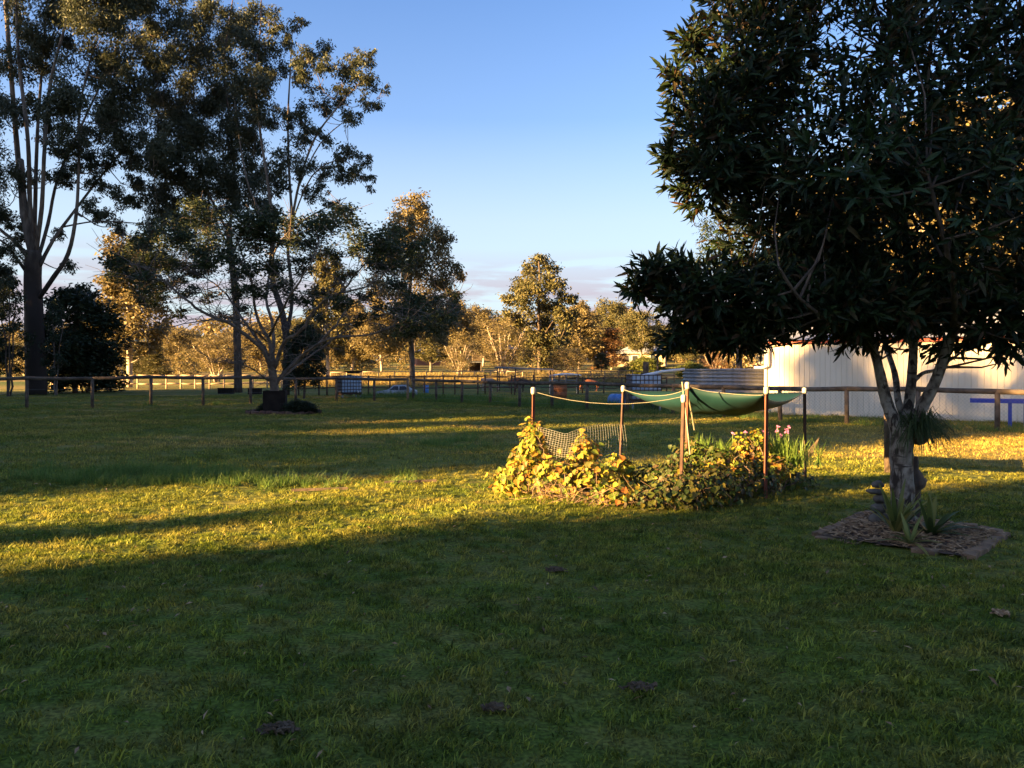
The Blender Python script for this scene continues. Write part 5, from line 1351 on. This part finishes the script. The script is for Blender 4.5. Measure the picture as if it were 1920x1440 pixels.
# paler post and rail fence in the sunlit paddock, dark steel yards
def rails(label, pts, heights, pr, rr_, mat, name, cat='fence', square=False, tall=(), ph=None):
    base = on_ground(pts[0]); o = thing(name, label, cat, base)
    for i, p in enumerate(pts):
        g = on_ground(p) - base; m = MB(); hh = (ph or heights[0] + .06) + (tall[i] if i in tall and isinstance(tall, dict) else 0)
        m.tube([(0, 0, -.3), (0, 0, hh)], pr, 6); m.build('post', mat, o, True, g)
    for i in range(len(pts) - 1):
        for hgt in heights:
            a, b = on_ground(pts[i]) - base, on_ground(pts[i + 1]) - base; m = MB()
            m.tube([a + Vector((0, 0, hgt + random.uniform(-.04, .04))), a.lerp(b, .5) + Vector((0, 0, hgt + random.uniform(-.05, .03))), b + Vector((0, 0, hgt + random.uniform(-.04, .04)))], rr_, 6); m.build('rail', mat, o, True)
    return o
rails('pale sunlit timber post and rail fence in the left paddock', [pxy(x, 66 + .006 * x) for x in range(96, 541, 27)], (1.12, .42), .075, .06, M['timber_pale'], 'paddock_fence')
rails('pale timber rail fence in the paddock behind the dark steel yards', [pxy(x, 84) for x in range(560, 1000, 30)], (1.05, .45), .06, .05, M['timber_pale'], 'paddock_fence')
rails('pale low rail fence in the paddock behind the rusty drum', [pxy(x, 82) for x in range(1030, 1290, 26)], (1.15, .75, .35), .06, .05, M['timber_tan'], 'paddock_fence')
rails('dark steel rail yard fence behind the white caged tank', [pxy(x, 51.5 + (x - 598) * .004) for x in (560, 598, 613, 691, 731, 796, 831, 853, 896, 910, 965)], (1.26, .50), .055, .035, M['pipe_dark'], 'yard_fence')
rails('tall dark gate posts and rails in front of the horse shelter', [pxy(x, 54) for x in (909, 959, 1000, 1048, 1084)], (1.15, .5), .05, .03, M['pipe_dark'], 'yard_fence', ph=1.35)
rails('brown rail yard fence right of the rusty drum', [pxy(x, 56) for x in (1062, 1092, 1132, 1166, 1206, 1250)], (1.1, .75, .4), .055, .035, M['pipe_dark'], 'yard_fence')

# ------------------------------------------------------------------ cream steel shed
SA, SB = Vector((9.9, 30.9, 0)), Vector((9.9 + .81 * 21, 30.9 - .59 * 21, 0))
sd = (SB - SA).normalized(); sn = Vector((sd.y, -sd.x, 0))         # outward, towards the yard
if sn.y > 0: sn = -sn
shed = thing('steel_shed', 'cream ribbed steel shed with red trim behind the fence', 'shed', SA)
EH = 2.85
def rib_profile(w):
    """One 0.76 m sheet: flat pans with small trapezoid ribs."""
    pts = []; n = 4; p = w / n
    for i in range(n):
        x = i * p; pts += [(x, 0), (x + p * .80, 0), (x + p * .86, .015), (x + p * .94, .015)]
    pts.append((w, 0)); return pts
sw = .76; prof = rib_profile(sw)
P = []
for (x, o_) in prof:
    for z in (.06, EH): q = sd * x + sn * o_; P.append((q.x, q.y, z))
sme = bpy.data.meshes.new('wall_sheet'); sme.from_pydata(P, [], [(2 * i, 2 * i + 2, 2 * i + 3, 2 * i + 1) for i in range(len(prof) - 1)]); sme.update(); sme.materials.append(M['cream'])
for k in range(27):
    o = bpy.data.objects.new('wall_sheet', sme); col.objects.link(o); o.parent = shed; o.location = sd * (k * sw) + sn * (.0015 * (k % 2))
back = -sn
m = MB()
c0, c1, c2, c3 = Vector((0, 0, 0)), sd * 20.5, sd * 20.5 + back * 9, back * 9
q0 = [c0 + back * .02, c1 + back * .02, c2, c3]
m.add([tuple(p + Vector((0, 0, z))) for z in (0, EH - .02) for p in q0], [(0, 3, 2, 1), (4, 5, 6, 7), (0, 1, 5, 4), (1, 2, 6, 5), (2, 3, 7, 6), (3, 0, 4, 7)])
m.build('frame', M['cream'], shed)
m = MB(); e0 = sn * .25 - sd * .2; e1 = sn * .25 + sd * 20.7; f0 = back * 4.5 - sd * .2; f1 = back * 4.5 + sd * 20.7; g0 = back * 9.3 - sd * .2; g1 = back * 9.3 + sd * 20.7
zt = EH + .02; rz_ = EH + 1.35
m.add([tuple(e0 + Vector((0, 0, zt))), tuple(e1 + Vector((0, 0, zt))), tuple(f1 + Vector((0, 0, rz_))), tuple(f0 + Vector((0, 0, rz_))), tuple(g0 + Vector((0, 0, zt))), tuple(g1 + Vector((0, 0, zt)))],
      [(0, 1, 2, 3), (3, 2, 5, 4), (0, 3, 4), (1, 5, 2)])
m.build('roof', M['roofgrey'], shed)
m = MB(); m.beam(sn * .06 - sd * .05 + Vector((0, 0, EH - .06)), sn * .06 + sd * 20.6 + Vector((0, 0, EH - .06)), .09, .14); m.build('fascia', M['redtrim'], shed)
m = MB(); m.beam(sn * .035 + Vector((0, 0, 0.0)) + sd * .04, sn * .035 + Vector((0, 0, EH - .14)) + sd * .04, .09, .07, up=tuple(sn)); m.build('corner_trim', M['cream'], shed)
pp = [Vector((0, 0, 2.72)) + sn * .16 + sd * .14, Vector((0, 0, 1.98)) + sn * .16 + sd * .14, Vector((0, 0, 1.86)) + sn * .16 + sd * .08, Vector((0, 0, 1.82)) + sn * .18 - sd * .06, Vector((0, 0, 1.82)) + sn * .2 - sd * .35]
m = MB(); m.tube(smooth_path(pp, 3), .05, 10); m.build('downpipe', M['pvc'], shed, True)

# round corrugated water tank
tc_ = pxy(1392, 34.6)
tank = thing('water_tank', 'large round galvanised corrugated water tank beside the cream shed', 'water tank', tc_)
rad = 2.55; m = MB(); prof = []
for i in range(61): z = .02 + 1.70 * i / 60; prof.append((rad + .042 * math.sin(z / 1.70 * 2 * math.pi * 11), z))
m.lathe(prof, 64); m.build('wall', M['galv'], tank, True)
m = MB(); m.lathe([(rad - .02, 1.70), (rad + .045, 1.70), (rad + .045, 1.76), (rad - .02, 1.76)], 64); m.build('rim', M['galv'], tank)
m = MB(); m.lathe([(rad - .03, 1.725), (rad * .5, 1.76), (.02, 1.78)], 48); m.build('lid', M['roofgrey'], tank)
# long pipe from the caged tank up to the round tank
p0, p1 = W(1196, 706, 33.2), W(1284, 692, 33.0)
m = MB(); m.tube([(0, 0, 0), tuple((p1 - p0) * .5 + Vector((0, 0, .05))), tuple(p1 - p0)], .055, 10)
tag(m.build('water_pipe', M['pvc'], loc=p0, smooth=True), 'long white pipe sloping from the caged tank up to the round tank', 'pipe')

# caged plastic tanks on stands
def caged_tank(label, x, y, rz, w, dp, h, stand, n_h=5, lid=False):
    z0 = gz(x, y); o = thing('caged_tank', label, 'tank', (x, y, z0), rz=rz)
    m = MB(); m.box((0, 0, stand + .14 + h / 2), (w - .04, dp - .04, h)); me = bevelled(m.mesh('bottle'), .06, 3); link('bottle', me, M['plastic_white'], o, True)
    m = MB(); m.box((0, 0, stand + .06), (w, dp, .05))
    for sx in (-1, 0, 1):
        m.box((sx * (w / 2 - .06), 0, stand + .01), (.1, dp, .06))
    m.build('pallet', M['pipe_dark'], o)
    m = MB(); r = .019; nx = max(6, int(w / .17)); ny = max(5, int(dp / .17)); zt = stand + .12 + h + .02
    for sy in (-1, 1):
        for i in range(nx + 1): xx = -w / 2 + w * i / nx; m.tube([(xx, sy * dp / 2, stand + .08), (xx, sy * dp / 2, zt)], r, 4)
    for sx in (-1, 1):
        for i in range(ny + 1): yy = -dp / 2 + dp * i / ny; m.tube([(sx * w / 2, yy, stand + .08), (sx * w / 2, yy, zt)], r, 4)
    for j in range(n_h + 1):
        z = stand + .1 + (h + .02) * j / n_h; m.tube([(-w / 2, -dp / 2, z), (w / 2, -dp / 2, z), (w / 2, dp / 2, z), (-w / 2, dp / 2, z), (-w / 2, -dp / 2, z)], r, 4)
    m.build('cage', M['pipe_dark'], o)
    for sx in (-1, 1):
        for sy in (-1, 1):
            m = MB(); m.box((sx * (w / 2 - .06), sy * (dp / 2 - .06), stand / 2 - .02), (.07, .07, stand)); m.build('leg', M['galv'], o)
    m = MB(); m.lathe([(.12, 0), (.12, .06), (.10, .08)], 14, (0, 0, zt - .01)); m.build('cap', M['pipe_dark'], o, True)
    m = MB(); m.tube([(w * .28, -dp / 2 + .02, stand + .2), (w * .28, -dp / 2 - .1, stand + .2), (w * .28, -dp / 2 - .12, stand + .12)], .04, 8); m.build('tap', M['pvc'], o, True)
    return o
q = pxy(655, 48.5); caged_tank('white caged plastic tank on a stand behind the left fence near its corner', q.x, q.y, .5, 1.25, 1.05, 1.02, .18)
q2 = pxy(1206, 33.4); caged_tank('white caged plastic tank behind the right fence beside the round tank', q2.x, q2.y, .12, 1.28, 1.05, 1.02, .36)
# dark flat tray roof seen just above the left caged tank
q = pxy(663, 52.5); o = thing('feed_trough', 'dark shallow tray on thin legs just behind the left caged tank', 'trough', (q.x, q.y, gz(q.x, q.y)))
m = MB(); m.add([(-.62, -.4, 1.62), (.62, -.4, 1.62), (.62, .4, 1.62), (-.62, .4, 1.62), (-.3, -.22, 1.44), (.3, -.22, 1.44), (.3, .22, 1.44), (-.3, .22, 1.44)], [(0, 1, 5, 4), (1, 2, 6, 5), (2, 3, 7, 6), (3, 0, 4, 7), (4, 5, 6, 7), (3, 2, 1, 0)]); m.build('tray', M['pipe_dark'], o)
for sx in (-1, 1):
    for sy in (-1, 1): m = MB(); m.tube([(sx * .5, sy * .3, 0), (sx * .5, sy * .3, 1.6)], .025, 6); m.build('leg', M['galv'], o)

# drums
def drum(name, label, loc, r, h, mat, lying=None, open_=False):
    o = thing(name, label, 'drum', loc)
    prof = [(r * .96, 0), (r, .02), (r, h * .32), (r * 1.035, h * .335), (r, h * .35), (r, h * .65), (r * 1.035, h * .665), (r, h * .68), (r, h - .02), (r * 1.02, h)]
    if open_: prof += [(r * .95, h), (r * .95, h * .15), (.01, h * .15)]
    m = MB(); m.lathe(prof, 24); b = m.build('shell', mat, o, True)
    m = MB(); m.lathe([(r * 1.0, h - .012), (r * 1.035, h - .006), (r * 1.035, h + .012), (r * 1.0, h + .016)], 24); m.build('rim', mat, o, True)
    if lying is not None: o.rotation_euler = (R(90), 0, lying)
    return o
q = G(1049, 752); drum('rusty_drum', 'open rusty orange steel drum behind the right fence', (q.x, q.y, 0), .40, .98, M['rust'], open_=True)
q = pxy(1147, 36.8); drum('blue_drum', 'blue plastic drum lying on its side near the right caged tank', (q.x, q.y, .30), .30, .86, M['plastic_blue'], lying=R(38), open_=True)
q = pxy(799, 57); drum('blue_drum', 'small upright blue drum in the sunlit yard beyond the fence corner', (q.x, q.y, gz(q.x, q.y)), .19, .55, M['plastic_blue'])
q = pxy(1249, 35.0); m = MB(); m.box((0, 0, .5), (.62, .42, .30)); me = bevelled(m.mesh('blue_crate'), .02); tag(link('blue_crate', me, M['plastic_blue'], loc=(q.x, q.y, 0)), 'blue plastic crate right of the right caged tank', 'crate')

# blue bench at the right
q = W(1890, 770, 24.0); q.z = 0
bn = thing('bench', 'royal blue timber bench beyond the fence at the right edge', 'bench', q, rz=R(-30))
for k in range(3): m = MB(); m.box((.25, -.16 + .16 * k, 0.78), (2.5, .145, .13)); m.build('plank', M['bluepaint'], bn)
for x in (.05, .45, 1.3):
    for y in (-.14, .14): m = MB(); m.box((x, y, .37), (.09, .07, .75)); m.build('leg', M['bluepaint'], bn)
for b_ in bn.children: b_.location.z += .02

# square planter round the spreading tree, brick ring, low shrub
pl = thing('square_planter', 'dark square planter box round the foot of the spreading tree', 'planter', (pb.x, d4, 0), rz=.18)
for k in range(4):
    a = k * math.pi / 2; m = MB(); m.box((.40 * math.cos(a), .40 * math.sin(a), .44), (.05, .84, .92), rz=a); m.build('side_panel', M['planter'], pl)
m = MB(); m.box((0, 0, .80), (.74, .74, .03)); m.build('soil', M['dirt'], pl)
ring = thing('brick_ring', 'low ring of old red bricks round the dark square planter', 'edging', (pb.x + .35, d4, 0))
bm_ = MB(); bm_.box((0, 0, 0), (.23, .11, .11)); bme = bevelled(bm_.mesh('brick'), .006)
for k in range(36):
    a = 2 * math.pi * k / 36; o = bpy.data.objects.new('brick', bme); col.objects.link(o); o.parent = ring
    if not bme.materials: bme.materials.append(M['brick'])
    x, y = 1.42 * math.cos(a), 1.15 * math.sin(a); o.location = (x, y, gz(pb.x + .35 + x, d4 + y) + .06 + random.uniform(-.02, .03)); o.rotation_euler = (random.uniform(-.1, .1), random.uniform(-.15, .15), a + math.pi / 2 + random.uniform(-.12, .12))
    o.material_slots[0].link = 'OBJECT'; o.material_slots[0].material = M['brick'] if random.random() < .65 else M['brick_b']
put('bush', 562, 31.2, 747, 62, 'leaf_dark', 'low dark spiky shrub right of the square planter', 'shrub', 'bark_dark', cat='shrub')
put('bush', 497, 31.8, 753, 26, 'leaf_dark', 'small dark shrub left of the square planter', 'shrub', 'bark_dark', cat='shrub')
# dark troughs on the grass behind the left fence
for px, d, w, lab in ((424, 55, 1.0, 'dark feed trough at the foot of the straight dark trunk'), (478, 54, .8, 'small dark trough just right of the straight dark trunk')):
    q = pxy(px, d); z = gz(q.x, q.y); m = MB(); m.box((0, 0, .2), (w, .5, .4)); m.box((0, 0, .40), (w + .06, .56, .03))
    tag(m.build('trough', M['planter'], loc=(q.x, q.y, z)), lab, 'trough')

# old white car body in the weeds behind the fence corner
q = pxy(742, 48.2); car = thing('old_car', 'old white car body half hidden in weeds left of the corner post', 'car', (q.x, q.y, -.12), rz=R(4)); car.scale = (.66, .72, .70)
prof = [(-2.0, .25), (-2.02, .55), (-1.6, .72), (-.75, .82), (-.15, 1.24), (.95, 1.26), (1.55, .86), (1.95, .80), (1.98, .3)]
P = []
for sy in (-1, 1):
    for (x, z) in prof: P.append((x, sy * (.78 - (.12 if z > 1 else 0)), z))
n = len(prof); m = MB()
m.add(P, [tuple(range(n)), tuple(range(2 * n - 1, n - 1, -1))] + [(i, i + n, (i + 1) % n + n, (i + 1) % n) for i in range(n)]); link('body', bevelled(m.mesh('body'), .04, 2), M['carwhite'], car, True)
for sy in (-1, 1):
    m = MB(); m.add([(-.5, sy * .785, .84), (.3, sy * .785, .84), (.3, sy * .70, 1.17), (-.1, sy * .70, 1.17)], [(0, 1, 2, 3)]); m.build('side_window', M['glass'], car)
    m = MB(); m.add([(.4, sy * .785, .84), (1.25, sy * .785, .84), (.92, sy * .70, 1.17), (.4, sy * .70, 1.17)], [(0, 1, 2, 3)]); m.build('side_window', M['glass'], car)
    for x in (-1.3, 1.25):
        m = MB(); m.tube([(x, sy * .80, .3), (x, sy * .62, .3)], .30, 16); m.build('wheel', M['tyre'], car)
m = MB(); m.add([(-.74, -.68, .86), (-.74, .68, .86), (-.2, .6, 1.22), (-.2, -.6, 1.22)], [(0, 1, 2, 3)]); m.build('windscreen', M['glass'], car)

# open horse shelter and pale pipe-framed canopy
q = pxy(985, 60); z = gz(q.x, q.y)
sh = thing('horse_shelter', 'open flat-roofed horse shelter on thin posts in the yard', 'shelter', (q.x, q.y, z))
m = MB(); m.add([(-2.35, -1.4, 1.83 - z), (2.15, -1.4, 1.66 - z), (2.2, 1.5, 1.74 - z), (-2.2, 1.5, 1.92 - z)] + [(-2.35, -1.4, 1.78 - z), (2.15, -1.4, 1.60 - z), (2.2, 1.5, 1.68 - z), (-2.2, 1.5, 1.87 - z)], [(0, 1, 2, 3), (7, 6, 5, 4), (0, 4, 5, 1), (1, 5, 6, 2), (2, 6, 7, 3), (3, 7, 4, 0)]); m.build('roof', M['roofdark'], sh)
for x, y, hh in ((-2.1, -1.3, 1.78), (-.75, -1.3, 1.73), (.65, -1.3, 1.68), (2.0, -1.3, 1.62), (-2.0, 1.4, 1.85), (2.0, 1.4, 1.7)):
    m = MB(); m.tube([(x, y, -.2), (x, y, hh - z)], .05, 6); m.build('post', M['timber'], sh)
q = pxy(1058, 55); z = gz(q.x, q.y); cp = thing('pipe_canopy', 'pale low canopy on a galvanised pipe frame right of the horse shelter', 'canopy', (q.x, q.y, z))
m = MB(); vs_ = []; fs = []
for i in range(9):
    x = -.75 + 1.9 * i / 8; zz = 1.30 - z + .10 * math.sin(math.pi * i / 8)
    vs_ += [(x, -.6, zz), (x, .6, zz + .04)]
for i in range(8): fs.append((2 * i, 2 * i + 2, 2 * i + 3, 2 * i + 1))
m.add(vs_, fs); rf = m.build('roof', M['white'], cp); rf.modifiers.new('thick', 'SOLIDIFY').thickness = .04
for x in (-1.0, -.7, .1, .9):
    for y in (-.55, .55): m = MB(); m.tube([(x, y, 0), (x, y, 1.30 - z)], .03, 6); m.build('leg', M['galv'], cp)
for zz in (1.3 - z, .95 - z): m = MB(); m.tube([(-1.0, -.55, zz), (.9, -.55, zz)], .03, 6); m.build('frame_rail', M['galv'], cp)

# horses: one continuous skinned body each, grazing or standing
def horse(label, px, d, rz, mat, s=1.0, grazing=True, rug=None, legs=None):
    q = pxy(px, d); z = gz(q.x, q.y)
    o = thing('horse', label, 'horse', (q.x, q.y, z), 'horses in the yard', rz); o.scale = (s, s, s)
    V, E, Rd = [], [], []
    def add(p, r, par=None):
        V.append(p); Rd.append(r); i = len(V) - 1
        if par is not None: E.append((par, i))
        return i
    hip = add((-.55, 0, 1.18), (.25, .27)); bel = add((-.1, 0, 1.08), (.27, .29), hip); ch = add((.38, 0, 1.10), (.24, .29), bel)
    wi = add((.58, 0, 1.22), (.15, .22), ch)
    if grazing: pts = [((.88, 0, 1.12), .15), ((1.10, 0, .82), .12), ((1.20, 0, .58), .11), ((1.27, 0, .30), .085), ((1.29, 0, .13), .06)]
    else: pts = [((.80, 0, 1.45), .16), ((.98, 0, 1.68), .12), ((1.08, 0, 1.80), .12), ((1.28, 0, 1.66), .09), ((1.44, 0, 1.52), .06)]
    pr_ = wi
    for p, r in pts: pr_ = add(p, (r * .75, r), pr_)
    for sy in (-1, 1):
        f = add((.42, sy * .16, .82), (.10, .10), ch); f = add((.44, sy * .16, .50), (.055, .055), f); f = add((.43, sy * .16, .14), (.036, .036), f); add((.47, sy * .16, .03), (.05, .05), f)
        h = add((-.52, sy * .17, .82), (.14, .14), hip); h = add((-.68, sy * .17, .52), (.06, .06), h); h = add((-.62, sy * .17, .14), (.038, .038), h); add((-.58, sy * .17, .03), (.05, .05), h)
    tl = add((-.80, 0, 1.12), (.05, .05), hip); tl = add((-.90, 0, .80), (.06, .06), tl); add((-.90, 0, .42), (.03, .03), tl)
    me = bpy.data.meshes.new('body'); me.from_pydata(V, E, []); me.update()
    b = link('body', me, None, o); me.materials.append(mat)
    sk = b.modifiers.new('skin', 'SKIN'); sk.use_smooth_shade = True
    for i, r in enumerate(Rd): me.skin_vertices[0].data[i].radius = r
    me.skin_vertices[0].data[0].use_root = True
    b.modifiers.new('sub', 'SUBSURF').levels = 1; b.modifiers['sub'].render_levels = 1
    hx_, hy_, hz_ = pts[2][0]
    for sy in (-1, 1):
        m = MB(); m.add([(hx_ - .03, sy * .05, hz_ + .06), (hx_ + .03, sy * .07, hz_ + .05), (hx_ - .02, sy * .08, hz_ + .19)], [(0, 1, 2)]); m.build('ear', mat, o)
    m = MB(); m.tube([(.55, 0, 1.42), tuple(Vector(pts[0][0]) + Vector((.0, 0, .15))), tuple(Vector(pts[1][0]) + Vector((.08 if grazing else -.06, 0, .08)))], [.03, .05, .02], 6); m.build('mane', M['h_mane'], o, True)
    if rug is not None:
        m = MB(); N_ = 10; vs_ = []
        for i in range(7):
            x = -.82 + 1.40 * i / 6; rw = .31 + .02 * math.sin(i)
            for k in range(N_ + 1):
                a = math.pi * (-.12 + 1.24 * k / N_); vs_.append((x, rw * math.cos(a), 1.13 + (.36 if 0 <= a <= math.pi else .55) * math.sin(a) * (1.0)))
        m.add(vs_, [(i * (N_ + 1) + k, (i + 1) * (N_ + 1) + k, (i + 1) * (N_ + 1) + k + 1, i * (N_ + 1) + k + 1) for i in range(6) for k in range(N_)]); m.build('rug', rug, o, True)
    return o
horse('pale horse in a pinkish rug standing in the sunlit yard left of the shelter', 915, 61, R(15), M['h_cream'], .66, True, M['h_pale'])
horse('dark bay horse grazing under the horse shelter', 988, 58.5, R(170), M['h_dark'], .68, True)
horse('reddish horse behind the rails at the left of the shelter', 964, 66, R(10), M['h_chest'], .64, True)
horse('chestnut horse behind the fence right of the rusty drum', 1108, 60, R(190), M['h_chest'], .68, True)

# ------------------------------------------------------------------ far buildings
q = pxy(1205, 158); z = gz(q.x, q.y)
house('house', 'low house with a wide grey hipped roof on the green rise', (q.x, q.y, z), R(-14), 9.2, 7.5, 2.3 + .4, 4.9, M['cottage_wall'], M['roofgrey'],
      [(-2.9, 0, 1.5, 1.1, 1.2, 'f'), (-1.2, 0, 1.5, 1.1, 1.2, 'f'), (2.5, 0, 1.5, 1.4, 1.2, 'f'), (0, -1, 1.5, 1.3, 1.2, 's'), (0, 1.5, 1.5, 1.0, 1.2, 's')], .7)
q = pxy(806, 150); z = gz(q.x, q.y)
house('cottage', 'small orange brick cottage with a grey roof behind the paddock', (q.x, q.y, z + .3), R(20), 6.0, 4.5, 2.3, 3.5, M['brickwall'], M['roofgrey'], [(1.2, 0, 1.3, 1.0, 1.0, 'f')])
q = pxy(926, 165); z = gz(q.x, q.y)
house('farm_house', 'dark shaded house among trees on the crest of the rise', (q.x, q.y, z + 1.0), R(5), 9.0, 5, 2.6, 4.0, M['timber'], M['roofgrey'], [(1.2, 0, 1.3, 1.6, 1.0, 'f')])
q = pxy(1402, 140); z = gz(q.x, q.y)
house('house', 'pale roofed house glimpsed above the round water tank', (q.x, q.y, z + .3), R(-10), 7.5, 6, 2.3, 4.0, M['cottage_wall'], M['roofgrey'], [(1.5, 0, 1.3, 1.2, 1.0, 'f')])
q = pxy(890, 120); z = gz(q.x, q.y); o = thing('farm_shed', 'small dark open farm shed on the green slope', 'shed', (q.x, q.y, z), rz=R(8))
m = MB(); m.box((0, .9, .65), (1.8, .06, 1.3)); m.box((-.9, 0, .65), (.06, 1.8, 1.3)); m.box((.9, 0, .65), (.06, 1.8, 1.3)); m.build('wall', M['timber'], o)
m = MB(); m.box((0, 0, 1.36), (2.1, 2.1, .08)); m.build('roof', M['roofgrey'], o)
# power pole and a leaning dark board near the bushes
q = pxy(1233, 88); m = MB(); m.tube([(0, 0, -.3), (0, 0, EYE - (652 - HY) / F_PX * 88 - gz(q.x, q.y))], .11, 8); tag(m.build('pole', M['timber'], loc=(q.x, q.y, gz(q.x, q.y))), 'grey timber pole right of the yellow-green bush', 'pole')
q = pxy(1211, 62); m = MB(); zt = EYE - (678 - HY) / F_PX * 62; m.box((0, 0, zt / 2), (.42, .06, zt)); 
for v_ in range(4): m.v[v_] = (m.v[v_][0] * 1.25, m.v[v_][1], m.v[v_][2])
tag(m.build('leaning_board', M['timber'], loc=(q.x, q.y, 0)), 'upright dark board standing behind the right caged tank', 'board')

# ------------------------------------------------------------------ small things on the lawn
def clod(name, label, px, py, s, mat, cat, seed):
    q = G(px, py); r = random.Random(seed); m = MB()
    for _ in range(90):
        x, y = r.gauss(0, s * .75), r.gauss(0, s * .45); z = max(0, .7 * s * (1 - (x * x + y * y) / (s * s * 2))) * r.random() * .6
        a = r.uniform(0, 6.28); t_ = r.uniform(-.5, .7); L = r.uniform(.012, .05)
        d = Vector((math.cos(a) * math.cos(t_), math.sin(a) * math.cos(t_), math.sin(t_))); sd_ = d.cross(Vector((r.gauss(0, .3), r.gauss(0, .3), 1))).normalized()
        m.box((x, y, z + .012), (L, L * r.uniform(.12, .5), L * r.uniform(.1, .35)), axes=(d, sd_, d.cross(sd_)))
    return tag(m.build(name, mat, loc=(q.x, q.y, gz(q.x, q.y) + .012)), label, cat)
clod('dirt_clod', 'flat dark clump of dirt in the lawn near the lower middle', 1195, 1290, .05, M['dirt'], 'clod', 1)
clod('dirt_clod', 'small dirt clump at the bottom of the lawn left of the middle clump', 928, 1335, .036, M['dirt'], 'clod', 2)
clod('dirt_clod', 'small dark clump at the edge of the sunny strip', 1042, 1070, .06, M['dirt'], 'clod', 3)
clod('dry_leaf_clump', 'brown dry leaf clump on the lawn at the right edge', 1876, 1168, .035, M['chip'], 'leaf litter', 4)
clod('dirt_clod', 'low brown clump of dead grass at the lower left of the lawn', 525, 1370, .055, M['dirt'], 'clod', 5)
for px, py, lab in ((600, 922, 'thin broken twig lying in the sunny strip'), (770, 908, 'bare brown board edge lying at the far side of the sunny strip')):
    q = G(px, py); m = MB(); m.box((0, 0, .03), (.8, .03, .035), rz=R(12)); tag(m.build('stick', M['twig'], loc=(q.x, q.y, gz(q.x, q.y))), lab, 'stick')

m = MB(); r = random.Random(77)
for _ in range(420):
    y = r.uniform(3.2, 12.5); x = r.uniform(-.66, .66) * y
    if inside(VEG, np.array([x]), np.array([y]), -.1)[0] or inside(BED, np.array([x]), np.array([y]), 0)[0]: continue
    a = r.uniform(0, 6.28); t_ = r.gauss(0, .35); L = r.uniform(.025, .075); w = L * r.uniform(.18, .45)
    d = Vector((math.cos(a), math.sin(a), t_)).normalized(); sd_ = d.cross(Vector((r.gauss(0, .3), r.gauss(0, .3), 1))).normalized(); c = Vector((x, y, gz(x, y) + r.uniform(.03, .05)))
    up = sd_.cross(d); m.add([c - d * L / 2, c + sd_ * w / 2 + up * .006, c + d * L / 2, c - sd_ * w / 2 + up * .006], [(0, 1, 2, 3)])
o = stuff(m.build('leaf_litter', M['chip'])); o['label'] = 'scattered dry fallen leaves on the lawn'; o['category'] = 'leaf litter'
